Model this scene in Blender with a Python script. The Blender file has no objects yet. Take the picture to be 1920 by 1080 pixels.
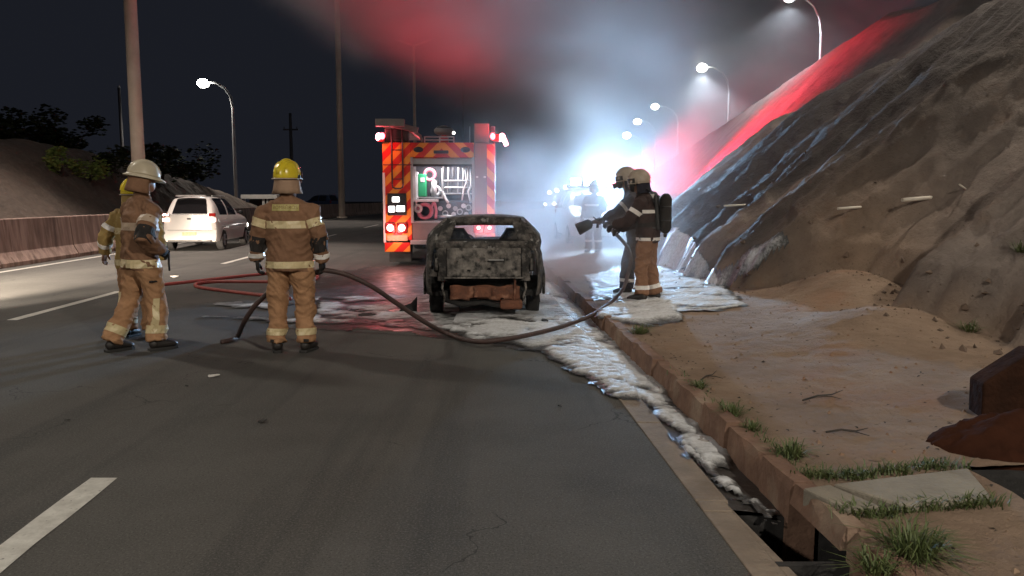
import bpy, bmesh, math, random
import numpy as np
from mathutils import Vector, Matrix, Euler
from mathutils.bvhtree import BVHTree

random.seed(7)
rng = np.random.default_rng(11)
S = bpy.context.scene
COL = S.collection
R = math.radians

# ------------------------------------------------------------------ camera
F, HC, HY = 1500.0, 1.6, 372.0
cam = bpy.data.cameras.new('camera')
cam.lens = 36.0 * F / 1920.0
cam.sensor_width = 36.0
cam.clip_end = 2000
cam.clip_start = 0.05
camo = bpy.data.objects.new('camera', cam)
COL.objects.link(camo)
PITCH = math.atan((540 - HY) / F)
camo.location = (0, 0, HC)
camo.rotation_euler = (math.pi / 2 - PITCH, 0, 0)
S.camera = camo

# ------------------------------------------------------------------ night sky
w = bpy.data.worlds.new('World')
S.world = w
w.use_nodes = True
bg = w.node_tree.nodes['Background']
bg.inputs['Color'].default_value = (0.62, 0.70, 1.0, 1)
bg.inputs['Strength'].default_value = 0.016
vs = S.view_settings
S.display_settings.display_device = 'sRGB'
vs.view_transform = 'Standard'
vs.look = 'None'
vs.exposure = 0.0
vs.gamma = 1.0
vs.use_curve_mapping = False
cy = S.cycles
cy.use_denoising = True
try:
    cy.denoiser = 'OPENIMAGEDENOISE'
except Exception:
    pass
cy.max_bounces = 5
cy.diffuse_bounces = 2
cy.glossy_bounces = 3
cy.transmission_bounces = 4
cy.transparent_max_bounces = 8
cy.volume_bounces = 1
cy.volume_max_steps = 256
cy.volume_step_rate = 1.0
cy.caustics_reflective = False
cy.caustics_refractive = False
cy.sample_clamp_indirect = 4.0
cy.use_light_tree = True


def ray(px, py):
    """pixel of the 1920 x 1080 photograph -> world direction scaled so that y = 1"""
    a, b = (px - 960) / F, (540 - py) / F
    c, s = math.cos(PITCH), math.sin(PITCH)
    d = Vector((a, c + b * s, b * c - s))
    return d / d.y


def at(px, py, Y):
    d = ray(px, py)
    return Vector((d.x * Y, Y, HC + d.z * Y))


def gr(px, py, z=0.0):
    d = ray(px, py)
    t = (z - HC) / d.z
    return Vector((d.x * t, t, z))


# ------------------------------------------------------------------ tagging
def tag(o, label=None, cat=None, group=None, kind=None):
    if label:
        o['label'] = label
    if cat:
        o['category'] = cat
    if group:
        o['group'] = group
    if kind:
        o['kind'] = kind
    return o


def empty(name, loc=(0, 0, 0), rz=0.0, label=None, cat=None, group=None, kind=None, scale=1.0):
    o = bpy.data.objects.new(name, None)
    COL.objects.link(o)
    o.empty_display_size = 0.2
    o.location = loc
    o.rotation_euler = (0, 0, rz)
    o.scale = (scale,) * 3
    return tag(o, label, cat, group, kind)


def copy_tree(o, parent=None):
    c = o.copy()
    COL.objects.link(c)
    if parent is not None:
        c.parent = parent
    for ch in list(o.children):
        copy_tree(ch, c)
    return c


# ------------------------------------------------------------------ materials
def nodes_of(name):
    m = bpy.data.materials.new(name)
    m.use_nodes = True
    nt = m.node_tree
    return m, nt, nt.nodes['Principled BSDF']


def N(nt, typ, **kw):
    n = nt.nodes.new(typ)
    for k, v in kw.items():
        setattr(n, k, v)
    return n


def pm(name, c1, c2=None, scale=6.0, detail=5.0, rough=0.7, metal=0.0, bump=0.0, bscale=None, lo=0.35, hi=0.65,
       rough2=None, spec=0.5, c3=None, scale3=1.5, lo3=0.5, hi3=0.7, stretch=None, coat=0.0, bdist=0.02):
    m, nt, b = nodes_of(name)
    L = nt.links.new
    tc = N(nt, 'ShaderNodeTexCoord')
    co = tc.outputs['Object']
    if stretch:
        mp = N(nt, 'ShaderNodeMapping')
        mp.inputs['Scale'].default_value = stretch
        L(co, mp.inputs['Vector'])
        co = mp.outputs['Vector']
    b.inputs['Roughness'].default_value = rough
    b.inputs['Metallic'].default_value = metal
    b.inputs['Specular IOR Level'].default_value = spec
    b.inputs['Coat Weight'].default_value = coat
    col = None
    if c2 is not None:
        n = N(nt, 'ShaderNodeTexNoise')
        n.inputs['Scale'].default_value = scale
        n.inputs['Detail'].default_value = detail
        n.inputs['Roughness'].default_value = 0.65
        L(co, n.inputs['Vector'])
        r = N(nt, 'ShaderNodeMapRange')
        r.inputs['From Min'].default_value = lo
        r.inputs['From Max'].default_value = hi
        L(n.outputs['Fac'], r.inputs['Value'])
        mx = N(nt, 'ShaderNodeMix', data_type='RGBA')
        mx.inputs[6].default_value = (*c1, 1)
        mx.inputs[7].default_value = (*c2, 1)
        L(r.outputs[0], mx.inputs[0])
        col = mx.outputs[2]
        if rough2 is not None:
            r2 = N(nt, 'ShaderNodeMapRange')
            r2.inputs['To Min'].default_value = rough
            r2.inputs['To Max'].default_value = rough2
            L(r.outputs[0], r2.inputs['Value'])
            L(r2.outputs[0], b.inputs['Roughness'])
        if c3 is not None:
            n3 = N(nt, 'ShaderNodeTexNoise')
            n3.inputs['Scale'].default_value = scale3
            n3.inputs['Detail'].default_value = 4
            L(co, n3.inputs['Vector'])
            r3 = N(nt, 'ShaderNodeMapRange')
            r3.inputs['From Min'].default_value = lo3
            r3.inputs['From Max'].default_value = hi3
            L(n3.outputs['Fac'], r3.inputs['Value'])
            mx3 = N(nt, 'ShaderNodeMix', data_type='RGBA')
            L(r3.outputs[0], mx3.inputs[0])
            L(col, mx3.inputs[6])
            mx3.inputs[7].default_value = (*c3, 1)
            col = mx3.outputs[2]
        L(col, b.inputs['Base Color'])
    else:
        b.inputs['Base Color'].default_value = (*c1, 1)
    if bump:
        nb = N(nt, 'ShaderNodeTexNoise')
        nb.inputs['Scale'].default_value = bscale or scale * 4
        nb.inputs['Detail'].default_value = 6
        L(co, nb.inputs['Vector'])
        bp = N(nt, 'ShaderNodeBump')
        bp.inputs['Strength'].default_value = bump
        bp.inputs['Distance'].default_value = bdist
        L(nb.outputs['Fac'], bp.inputs['Height'])
        L(bp.outputs['Normal'], b.inputs['Normal'])
    return m


def emat(name, col, strength):
    m, nt, b = nodes_of(name)
    b.inputs['Base Color'].default_value = (*[min(1, c) for c in col], 1)
    b.inputs['Emission Color'].default_value = (*col, 1)
    b.inputs['Emission Strength'].default_value = strength
    return m


def glass_mat(name, col, rough=0.05):
    m, nt, b = nodes_of(name)
    b.inputs['Base Color'].default_value = (*col, 1)
    b.inputs['Roughness'].default_value = rough
    b.inputs['Specular IOR Level'].default_value = 0.8
    return m


M = {}


def asphalt_mat():
    m, nt, b = nodes_of('asphalt')
    L = nt.links.new
    tc = N(nt, 'ShaderNodeTexCoord')

    def noise(scale, det, stretch=None, rough=.6):
        n = N(nt, 'ShaderNodeTexNoise')
        n.inputs['Scale'].default_value = scale
        n.inputs['Detail'].default_value = det
        n.inputs['Roughness'].default_value = rough
        if stretch:
            mp = N(nt, 'ShaderNodeMapping')
            mp.inputs['Scale'].default_value = stretch
            L(tc.outputs['Object'], mp.inputs[0])
            L(mp.outputs[0], n.inputs['Vector'])
        else:
            L(tc.outputs['Object'], n.inputs['Vector'])
        return n.outputs['Fac']

    def mix(fac, lo, hi, a, c):
        r = N(nt, 'ShaderNodeMapRange')
        r.inputs['From Min'].default_value = lo
        r.inputs['From Max'].default_value = hi
        L(fac, r.inputs['Value'])
        mx = N(nt, 'ShaderNodeMix', data_type='RGBA')
        L(r.outputs[0], mx.inputs[0])
        for k, q in ((6, a), (7, c)):
            if isinstance(q, tuple):
                mx.inputs[k].default_value = (*q, 1)
            else:
                L(q, mx.inputs[k])
        return mx.outputs[2]
    c = mix(noise(.8, 8), .35, .65, (.066, .062, .057), (.094, .088, .081))
    c = mix(noise(1.0, 5, (1.9, .10, 1)), .52, .70, c, (.046, .045, .044))       # worn wheel tracks
    c = mix(noise(.33, 6), .56, .72, c, (.040, .038, .037))                       # old stains
    c = mix(noise(75, 3, None, .8), .50, .72, c, (.15, .145, .135))               # pale aggregate
    c = mix(noise(95, 2, None, .8), .56, .70, c, (.022, .021, .021))              # dark binder
    v = N(nt, 'ShaderNodeTexVoronoi', feature='DISTANCE_TO_EDGE')
    v.inputs['Scale'].default_value = .55
    ad = N(nt, 'ShaderNodeVectorMath', operation='ADD')
    nz = N(nt, 'ShaderNodeTexNoise')
    nz.inputs['Scale'].default_value = 2.2
    nz.inputs['Detail'].default_value = 6
    L(tc.outputs['Object'], nz.inputs['Vector'])
    L(tc.outputs['Object'], ad.inputs[0])
    L(nz.outputs['Color'], ad.inputs[1])
    L(ad.outputs[0], v.inputs['Vector'])
    c2 = mix(v.outputs['Distance'], .0, .006, (.026, .025, .025), c)
    c = mix(noise(.5, 3), .52, .56, c, c2)                                        # hairline cracks in places
    L(c, b.inputs['Base Color'])
    b.inputs['Roughness'].default_value = .88
    b.inputs['Specular IOR Level'].default_value = .3
    bp = N(nt, 'ShaderNodeBump')
    bp.inputs['Strength'].default_value = .4
    bp.inputs['Distance'].default_value = .008
    L(noise(110, 4, None, .7), bp.inputs['Height'])
    L(bp.outputs['Normal'], b.inputs['Normal'])
    return m


def foam_mat():
    """froth whose colour goes from wet film to white with its thickness (attribute 'thick')"""
    m, nt, b = nodes_of('froth')
    L = nt.links.new
    tc = N(nt, 'ShaderNodeTexCoord')
    a = N(nt, 'ShaderNodeAttribute', attribute_name='thick')
    n = N(nt, 'ShaderNodeTexNoise')
    n.inputs['Scale'].default_value = 22
    n.inputs['Detail'].default_value = 6
    n.inputs['Roughness'].default_value = .7
    L(tc.outputs['Object'], n.inputs['Vector'])
    s_ = N(nt, 'ShaderNodeMath', operation='MULTIPLY_ADD')
    L(n.outputs['Fac'], s_.inputs[0])
    s_.inputs[1].default_value = 1.1
    s_.inputs[2].default_value = -.56
    ad = N(nt, 'ShaderNodeMath', operation='ADD')
    L(a.outputs['Fac'], ad.inputs[0])
    L(s_.outputs[0], ad.inputs[1])
    cr = N(nt, 'ShaderNodeValToRGB')
    e = cr.color_ramp.elements
    e[0].position, e[0].color = .08, (.045, .043, .042, 1)
    e[1].position, e[1].color = 1.05, (.66, .67, .69, 1)
    for p, c in ((.34, (.10, .10, .10, 1)), (.62, (.36, .36, .36, 1))):
        q = e.new(p)
        q.color = c
    L(ad.outputs[0], cr.inputs[0])
    L(cr.outputs[0], b.inputs['Base Color'])
    rr = N(nt, 'ShaderNodeMapRange')
    rr.inputs['To Min'].default_value = .30
    rr.inputs['To Max'].default_value = .6
    L(ad.outputs[0], rr.inputs['Value'])
    L(rr.outputs[0], b.inputs['Roughness'])
    bp = N(nt, 'ShaderNodeBump')
    bp.inputs['Strength'].default_value = .6
    bp.inputs['Distance'].default_value = .02
    L(n.outputs['Fac'], bp.inputs['Height'])
    L(bp.outputs['Normal'], b.inputs['Normal'])
    return m


M['asphalt'] = asphalt_mat()
M['froth'] = foam_mat()
M['paint_white'] = pm('road_paint', (0.62, 0.60, 0.55), (0.42, 0.40, 0.36), scale=9, rough=0.6, bump=0.3, bscale=60,
                      c3=(0.10, 0.095, 0.09), scale3=26, lo3=0.66, hi3=0.72, bdist=0.01)
M['gutter'] = pm('gutter_concrete', (0.25, 0.20, 0.155), (0.16, 0.125, 0.098), scale=3, rough=0.85, bump=0.5, bscale=40)
M['wet'] = pm('wet_channel', (0.040, 0.036, 0.034), (0.065, 0.058, 0.053), scale=4, rough=0.28, rough2=0.6, bump=0.25, bscale=20)
M['kerb'] = pm('kerb_concrete', (0.23, 0.135, 0.092), (0.14, 0.078, 0.054), scale=5, rough=0.9, bump=0.7, bscale=26,
               c3=(0.30, 0.22, 0.16), scale3=2.2, lo3=0.52, hi3=0.68)
M['slab'] = pm('slab_concrete', (0.27, 0.24, 0.19), (0.20, 0.175, 0.14), scale=4, rough=0.9, bump=0.5, bscale=40)
M['sand'] = pm('sand', (0.29, 0.20, 0.135), (0.21, 0.135, 0.088), scale=1.7, detail=9, rough=0.95, bump=0.9, bscale=18,
               c3=(0.26, 0.13, 0.075), scale3=0.5, lo3=0.5, hi3=0.66, bdist=0.03)
M['soil'] = pm('bank_soil', (0.135, 0.092, 0.066), (0.075, 0.052, 0.040), scale=1.3, detail=9, rough=0.97, bump=1.0, bscale=6,
               c3=(0.17, 0.10, 0.062), scale3=0.55, lo3=0.52, hi3=0.68, bdist=0.08)
M['barrier'] = pm('barrier_concrete', (0.33, 0.235, 0.195), (0.20, 0.135, 0.11), scale=2.6, rough=0.9, bump=0.5, bscale=22, detail=7, lo=.42, hi=.58,
                  stretch=(1.6, 1.6, 0.16), c3=(0.115, 0.075, 0.060), scale3=2.1, lo3=0.54, hi3=0.66)
M['hill'] = pm('hill_soil', (0.085, 0.062, 0.047), (0.050, 0.038, 0.030), scale=0.7, detail=8, rough=0.97, bump=0.9, bscale=3,
               bdist=0.15)
M['dark_ground'] = pm('far_ground', (0.05, 0.045, 0.035), (0.03, 0.028, 0.02), scale=0.3, rough=0.95)
M['foam'] = pm('foam', (0.64, 0.635, 0.63), (0.36, 0.35, 0.35), scale=9, rough=0.55, bump=0.5, bscale=30, spec=0.4, bdist=0.02)
M['thin_foam'] = pm('thin_foam', (0.55, 0.52, 0.49), (0.34, 0.31, 0.29), scale=5, rough=0.4, bump=0.5, bscale=24)
M['rubble'] = pm('rubble', (0.15, 0.10, 0.072), (0.09, 0.062, 0.046), scale=3, rough=0.95)
M['shaded_red_earth'] = pm('shaded_red_earth', (0.050, 0.019, 0.011), (0.026, 0.011, 0.007), scale=3, rough=1.0, spec=0.03, bump=0.8, bscale=14)  # red earth, darkened so the colour holds the block's shade
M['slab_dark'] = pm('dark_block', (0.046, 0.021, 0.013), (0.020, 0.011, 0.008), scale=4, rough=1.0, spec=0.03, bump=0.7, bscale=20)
M['dirty_foam'] = pm('dirty_foam', (0.40, 0.38, 0.36), (0.24, 0.21, 0.20), scale=6, rough=0.7, bump=0.8, bscale=18)
M['pole_conc'] = pm('pole_concrete', (0.68, 0.58, 0.49), (0.58, 0.48, 0.40), scale=2.0, rough=0.85, bump=0.2, bscale=30)
M['galv'] = pm('galvanised_steel', (0.42, 0.43, 0.44), (0.34, 0.35, 0.36), scale=3, rough=0.5, metal=0.5)
M['dull_pole'] = pm('dull_pole', (0.05, 0.05, 0.055), (0.04, 0.04, 0.045), scale=3, rough=0.7)
M['leaf'] = pm('leaf', (0.075, 0.125, 0.030), (0.17, 0.20, 0.055), scale=3, rough=0.85, spec=0.1)  # lamplight on the crest bushes put into the leaf colour
M['leaf_unlit'] = pm('leaf_unlit', (0.014, 0.020, 0.009), (0.026, 0.033, 0.015), scale=3, rough=0.9, spec=0.05)  # foliage out of the lamplight, darkened in its colour
M['grass'] = pm('grass_blade', (0.055, 0.085, 0.022), (0.11, 0.13, 0.045), scale=7, rough=0.6)
M['bark'] = pm('bark', (0.06, 0.045, 0.035), (0.035, 0.028, 0.022), scale=8, rough=0.9)
M['coat'] = pm('coat_cloth', (0.265, 0.145, 0.086), (0.205, 0.110, 0.065), scale=5, rough=0.85, bump=0.55, bscale=9, spec=0.2, bdist=0.05)
M['trousers'] = pm('trouser_cloth', (0.42, 0.235, 0.125), (0.34, 0.185, 0.098), scale=5, rough=0.85, bump=0.6, bscale=8, spec=0.2, bdist=0.05)
M['lit_coat'] = pm('lit_coat_cloth', (0.42, 0.29, 0.11), (0.36, 0.24, 0.09), scale=5, rough=0.85, bump=0.5, bscale=9, spec=0.2)  # tan coat made paler, the headlights on it are in the colour
M['dark_coat'] = pm('dark_coat_cloth', (0.032, 0.031, 0.044), (0.022, 0.021, 0.031), scale=5, rough=0.8, bump=0.55, bscale=9, spec=0.2)
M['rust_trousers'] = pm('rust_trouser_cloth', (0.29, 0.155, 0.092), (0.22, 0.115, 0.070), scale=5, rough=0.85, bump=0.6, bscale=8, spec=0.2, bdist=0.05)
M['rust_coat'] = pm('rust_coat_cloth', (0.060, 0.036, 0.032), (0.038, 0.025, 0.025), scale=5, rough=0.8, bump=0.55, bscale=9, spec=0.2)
M['tape'] = pm('reflective_tape', (0.70, 0.58, 0.34), (0.60, 0.48, 0.27), scale=9, rough=0.38, bump=0.2, bscale=30)
M['silver_tape'] = pm('silver_tape', (0.92, 0.88, 0.84), (0.84, 0.79, 0.74), scale=9, rough=0.3)
M['tape_grey'] = pm('grey_band', (0.52, 0.40, 0.30), (0.44, 0.33, 0.24), scale=9, rough=0.5)
M['patch'] = pm('name_patch', (0.50, 0.43, 0.16), (0.44, 0.37, 0.13), scale=9, rough=0.5)
M['letter'] = pm('patch_letter', (0.26, 0.17, 0.06), rough=0.7)
M['black_cloth'] = pm('black_cloth', (0.020, 0.017, 0.016), (0.030, 0.026, 0.024), scale=9, rough=0.8, bump=0.4, bscale=20, spec=0.3)
M['boot'] = pm('boot_rubber', (0.018, 0.015, 0.014), (0.03, 0.025, 0.022), scale=9, rough=0.55)
M['skin'] = pm('skin', (0.36, 0.20, 0.13), (0.32, 0.17, 0.11), scale=9, rough=0.55)
M['hair'] = pm('hair', (0.02, 0.015, 0.012), rough=0.6)
M['helmet_yellow'] = pm('helmet_yellow', (0.74, 0.58, 0.035), (0.66, 0.50, 0.03), scale=7, rough=0.22, coat=0.4)
M['helmet_white'] = pm('helmet_white', (0.62, 0.54, 0.40), (0.54, 0.46, 0.33), scale=7, rough=0.35)
M['helmet_tan'] = pm('helmet_tan', (0.46, 0.38, 0.30), (0.36, 0.29, 0.23), scale=7, rough=0.45)
M['flap'] = pm('neck_flap', (0.36, 0.235, 0.155), (0.30, 0.19, 0.125), scale=6, rough=0.85, bump=0.4, bscale=12)
M['black'] = pm('black_plastic', (0.015, 0.015, 0.016), rough=0.45)
M['rubber'] = pm('rubber', (0.020, 0.019, 0.018), (0.03, 0.028, 0.027), scale=9, rough=0.8)
M['visor'] = glass_mat('visor_glass', (0.03, 0.03, 0.03))
M['hose_red'] = pm('hose_red', (0.30, 0.055, 0.045), (0.21, 0.040, 0.034), scale=7, rough=0.55, bump=0.4, bscale=60)
M['hose_dark'] = pm('hose_dark', (0.075, 0.040, 0.034), (0.045, 0.028, 0.026), scale=7, rough=0.55, bump=0.4, bscale=60)
M['car_white'] = pm('car_paint_white', (0.66, 0.62, 0.59), (0.62, 0.58, 0.55), scale=2, rough=0.28, coat=0.5)
M['car_glass'] = glass_mat('car_glass', (0.012, 0.011, 0.012), 0.06)
M['rim'] = pm('wheel_rim', (0.42, 0.42, 0.43), rough=0.35, metal=0.8)
M['burnt'] = pm('burnt_metal', (0.022, 0.020, 0.019), (0.19, 0.168, 0.15), scale=6.5, detail=12, rough=0.8, bump=1.0, bscale=14,
                lo=0.44, hi=0.68, c3=(0.30, 0.285, 0.27), scale3=12, lo3=0.60, hi3=0.70, bdist=0.04)
M['ash'] = pm('ash_metal', (0.07, 0.064, 0.060), (0.29, 0.262, 0.235), scale=6.0, detail=12, rough=0.9, bump=1.0, bscale=16,
              lo=0.34, hi=0.66, c3=(0.014, 0.014, 0.015), scale3=13, lo3=0.48, hi3=0.70, bdist=0.04)
M['rust'] = pm('rusty_metal', (0.22, 0.085, 0.045), (0.11, 0.050, 0.034), scale=7, detail=8, rough=0.9, bump=0.7, bscale=20,
               c3=(0.32, 0.16, 0.10), scale3=9, lo3=0.56, hi3=0.68)
M['soot'] = pm('soot', (0.012, 0.011, 0.011), (0.03, 0.028, 0.027), scale=8, rough=0.9, bump=0.6, bscale=20)
M['truck_red'] = pm('truck_red', (0.50, 0.020, 0.014), (0.44, 0.018, 0.013), scale=3, rough=0.3, coat=0.4)
M['truck_grey'] = pm('truck_grey', (0.20, 0.17, 0.155), (0.15, 0.13, 0.12), scale=4, rough=0.6, bump=0.15, bscale=30)
M['locker_door'] = pm('locker_door', (0.27, 0.19, 0.165), (0.21, 0.15, 0.135), scale=2, rough=0.6)
M['alu'] = pm('aluminium', (0.55, 0.54, 0.53), (0.46, 0.45, 0.44), scale=5, rough=0.38, metal=0.6)
M['dark_metal'] = pm('dark_metal', (0.05, 0.046, 0.045), (0.035, 0.033, 0.033), scale=6, rough=0.5, metal=0.3)
M['inside'] = pm('locker_inside', (0.07, 0.065, 0.075), (0.045, 0.042, 0.05), scale=5, rough=0.6)
M['hose_pink'] = pm('hose_pink', (0.62, 0.20, 0.26), (0.5, 0.15, 0.2), scale=7, rough=0.6, bump=0.3, bscale=40)
M['hose_white'] = pm('hose_white', (0.72, 0.70, 0.70), (0.6, 0.58, 0.58), scale=7, rough=0.6)
M['green_case'] = pm('green_case', (0.02, 0.30, 0.12), rough=0.5)
M['plate'] = pm('number_plate', (0.60, 0.50, 0.30), (0.5, 0.4, 0.2), scale=20, rough=0.5)
M['white_pipe'] = pm('white_pipe', (0.70, 0.64, 0.56), (0.58, 0.52, 0.45), scale=5, rough=0.6)
M['white_paint'] = pm('white_wall_paint', (0.60, 0.58, 0.54), (0.5, 0.48, 0.45), scale=2, rough=0.7)
M['blue_car'] = pm('blue_car_paint', (0.05, 0.08, 0.16), rough=0.25, coat=0.5)
M['scrap'] = pm('paper_scrap', (0.70, 0.66, 0.62), rough=0.7)
M['cinder'] = pm('cinder', (0.02, 0.019, 0.018), (0.06, 0.055, 0.05), scale=30, rough=0.9, bump=0.8, bscale=40)
M['tail_dark'] = pm('tail_lens', (0.30, 0.012, 0.010), rough=0.15)
M['e_lamp'] = emat('lamp_glow', (1.0, 0.97, 0.88), 60)
M['e_lamp_far'] = emat('far_lamp_glow', (1.0, 0.96, 0.9), 25)
M['e_flood'] = emat('flood_glow', (0.80, 0.93, 1.0), 160)
M['e_red'] = emat('red_glow', (1.0, 0.07, 0.09), 14)
M['e_tail'] = emat('tail_glow', (1.0, 0.50, 0.47), 5)
M['e_car_tail'] = emat('car_tail_glow', (1.0, 0.62, 0.50), 3.2)
M['e_beacon'] = emat('beacon_glow', (1.0, 0.38, 0.48), 14)
M['e_white'] = emat('white_glow', (1.0, 0.98, 0.95), 5)
M['e_head'] = emat('head_glow', (1.0, 0.93, 0.82), 30)


def chevron_mat():
    m, nt, b = nodes_of('chevron_print')
    L = nt.links.new
    tc = N(nt, 'ShaderNodeTexCoord')
    sp = N(nt, 'ShaderNodeSeparateXYZ')
    L(tc.outputs['Object'], sp.inputs[0])
    ab = N(nt, 'ShaderNodeMath', operation='ABSOLUTE')
    ad0 = N(nt, 'ShaderNodeMath', operation='SUBTRACT')
    ad0.inputs[1].default_value = 0.04
    L(sp.outputs['X'], ad0.inputs[0])
    L(ad0.outputs[0], ab.inputs[0])
    ad = N(nt, 'ShaderNodeMath', operation='ADD')
    L(ab.outputs[0], ad.inputs[0])
    L(sp.outputs['Z'], ad.inputs[1])
    mu = N(nt, 'ShaderNodeMath', operation='MULTIPLY')
    mu.inputs[1].default_value = 2.35
    L(ad.outputs[0], mu.inputs[0])
    fr = N(nt, 'ShaderNodeMath', operation='FRACT')
    L(mu.outputs[0], fr.inputs[0])
    gt = N(nt, 'ShaderNodeMath', operation='GREATER_THAN')
    gt.inputs[1].default_value = 0.5
    L(fr.outputs[0], gt.inputs[0])
    mx = N(nt, 'ShaderNodeMix', data_type='RGBA')
    mx.inputs[6].default_value = (0.62, 0.025, 0.014, 1)
    mx.inputs[7].default_value = (0.90, 0.34, 0.04, 1)
    L(gt.outputs[0], mx.inputs[0])
    L(mx.outputs[2], b.inputs['Base Color'])
    b.inputs['Roughness'].default_value = 0.4
    return m


M['chevron'] = chevron_mat()


# ------------------------------------------------------------------ mesh builder
class MB:
    def __init__(s):
        s.v, s.f = [], []

    def add(s, vs_, fs):
        n = len(s.v)
        s.v.extend([tuple(p) for p in vs_])
        s.f.extend([tuple(i + n for i in f) for f in fs])
        return s

    def box(s, c, size, rot=None):
        hx, hy, hz = [d / 2 for d in size]
        vs_ = [Vector((x, y, z)) for x in (-hx, hx) for y in (-hy, hy) for z in (-hz, hz)]
        if rot is not None:
            mt = Euler(rot).to_matrix()
            vs_ = [mt @ p for p in vs_]
        c = Vector(c)
        return s.add([p + c for p in vs_],
                     [(0, 1, 3, 2), (4, 6, 7, 5), (0, 4, 5, 1), (2, 3, 7, 6), (0, 2, 6, 4), (1, 5, 7, 3)])

    def tube(s, path, radii, n=10, cap=True, flat=None):
        path = [Vector(p) for p in path]
        if not hasattr(radii, '__len__'):
            radii = [radii] * len(path)
        rings, up = [], None
        for i, p in enumerate(path):
            a, b = path[max(0, i - 1)], path[min(len(path) - 1, i + 1)]
            t = (b - a)
            t = t.normalized() if t.length > 1e-9 else Vector((0, 0, 1))
            if up is None:
                up = Vector((0, 0, 1)) if abs(t.z) < 0.9 else Vector((0, 1, 0))
            sx = t.cross(up)
            if sx.length < 1e-6:
                sx = t.cross(Vector((1, 0, 0)))
            sx.normalize()
            up2 = sx.cross(t).normalized()
            up = up2
            r = radii[i]
            rx, ry = (r if not hasattr(r, '__len__') else r[0]), (r if not hasattr(r, '__len__') else r[1])
            rings.append([p + sx * (rx * math.cos(2 * math.pi * k / n)) + up2 * (ry * math.sin(2 * math.pi * k / n)) for k in range(n)])
        vs_ = [q for rg in rings for q in rg]
        fs = []
        for i in range(len(rings) - 1):
            for k in range(n):
                k2 = (k + 1) % n
                fs.append((i * n + k, i * n + k2, (i + 1) * n + k2, (i + 1) * n + k))
        if cap:
            fs.append(tuple(range(n))[::-1])
            fs.append(tuple((len(rings) - 1) * n + k for k in range(n)))
        return s.add(vs_, fs)

    def loft(s, rings, n=20, power=2.0):
        """rings of (cx, cy, cz, rx, ry): closed stack of horizontal ellipses"""
        vs_, fs = [], []
        for (cx, cy, cz, rx, ry) in rings:
            for k in range(n):
                a = 2 * math.pi * k / n
                c, q = math.cos(a), math.sin(a)
                e = 2.0 / power
                vs_.append((cx + rx * math.copysign(abs(c) ** e, c), cy + ry * math.copysign(abs(q) ** e, q), cz))
        for i in range(len(rings) - 1):
            for k in range(n):
                k2 = (k + 1) % n
                fs.append((i * n + k, i * n + k2, (i + 1) * n + k2, (i + 1) * n + k))
        fs.append(tuple(range(n))[::-1])
        fs.append(tuple((len(rings) - 1) * n + k for k in range(n)))
        return s.add(vs_, fs)

    def ball(s, c, r, nu=14, nv=9, rot=None, vmin=-1.0):
        r = (r,) * 3 if not hasattr(r, '__len__') else r
        mt = Euler(rot).to_matrix() if rot is not None else Matrix.Identity(3)
        c = Vector(c)
        vs_, fs = [], []
        for j in range(nv + 1):
            th = math.pi * j / nv
            for i in range(nu):
                a = 2 * math.pi * i / nu
                z = max(vmin, math.cos(th))
                vs_.append(c + mt @ Vector((r[0] * math.sin(th) * math.cos(a), r[1] * math.sin(th) * math.sin(a), r[2] * z)))
        for j in range(nv):
            for i in range(nu):
                i2 = (i + 1) % nu
                fs.append((j * nu + i, (j + 1) * nu + i, (j + 1) * nu + i2, j * nu + i2))
        return s.add(vs_, fs)

    def torus(s, c, R_, r, axis='Y', nu=20, nv=8):
        vs_, fs = [], []
        c = Vector(c)
        for i in range(nu):
            a = 2 * math.pi * i / nu
            for j in range(nv):
                b = 2 * math.pi * j / nv
                q = R_ + r * math.cos(b)
                p = (q * math.cos(a), q * math.sin(a), r * math.sin(b))
                p = {'Z': p, 'Y': (p[0], p[2], p[1]), 'X': (p[2], p[0], p[1])}[axis]
                vs_.append(c + Vector(p))
        for i in range(nu):
            for j in range(nv):
                i2, j2 = (i + 1) % nu, (j + 1) % nv
                fs.append((i * nv + j, i2 * nv + j, i2 * nv + j2, i * nv + j2))
        return s.add(vs_, fs)

    def prism(s, poly, axis, lo, hi):
        """closed prism: poly in the two other axes"""
        n = len(poly)

        def P(u, v, t):
            return {'X': (t, u, v), 'Y': (u, t, v), 'Z': (u, v, t)}[axis]
        vs_ = [P(u, v, lo) for u, v in poly] + [P(u, v, hi) for u, v in poly]
        fs = [tuple(range(n))[::-1], tuple(range(n, 2 * n))]
        fs += [(k, (k + 1) % n, n + (k + 1) % n, n + k) for k in range(n)]
        return s.add(vs_, fs)

    def mesh(s, name):
        me = bpy.data.meshes.new(name)
        me.from_pydata(s.v, [], s.f)
        me.update()
        bm = bmesh.new()
        bm.from_mesh(me)
        bmesh.ops.recalc_face_normals(bm, faces=bm.faces)
        bm.to_mesh(me)
        bm.free()
        return me

    def build(s, name, mt, parent=None, smooth=False, bevel=0.0, seg=2, loc=None):
        me = s.mesh(name)
        return link(name, me, mt, parent, smooth, bevel, seg, loc)


def link(name, me, mt, parent=None, smooth=False, bevel=0.0, seg=2, loc=None):
    if mt is not None:
        for q in (mt if isinstance(mt, (list, tuple)) else [mt]):
            me.materials.append(q)
    o = bpy.data.objects.new(name, me)
    COL.objects.link(o)
    if parent is not None:
        o.parent = parent
    if loc is not None:
        o.location = loc
    if smooth:
        me.polygons.foreach_set('use_smooth', [True] * len(me.polygons))
    if bevel:
        b = o.modifiers.new('bevel', 'BEVEL')
        b.width = bevel
        b.segments = seg
        b.limit_method = 'ANGLE'
        b.angle_limit = R(35)
    return o


# ------------------------------------------------------------------ noise
_P = rng.random((256, 256)).astype(np.float64)


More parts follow.
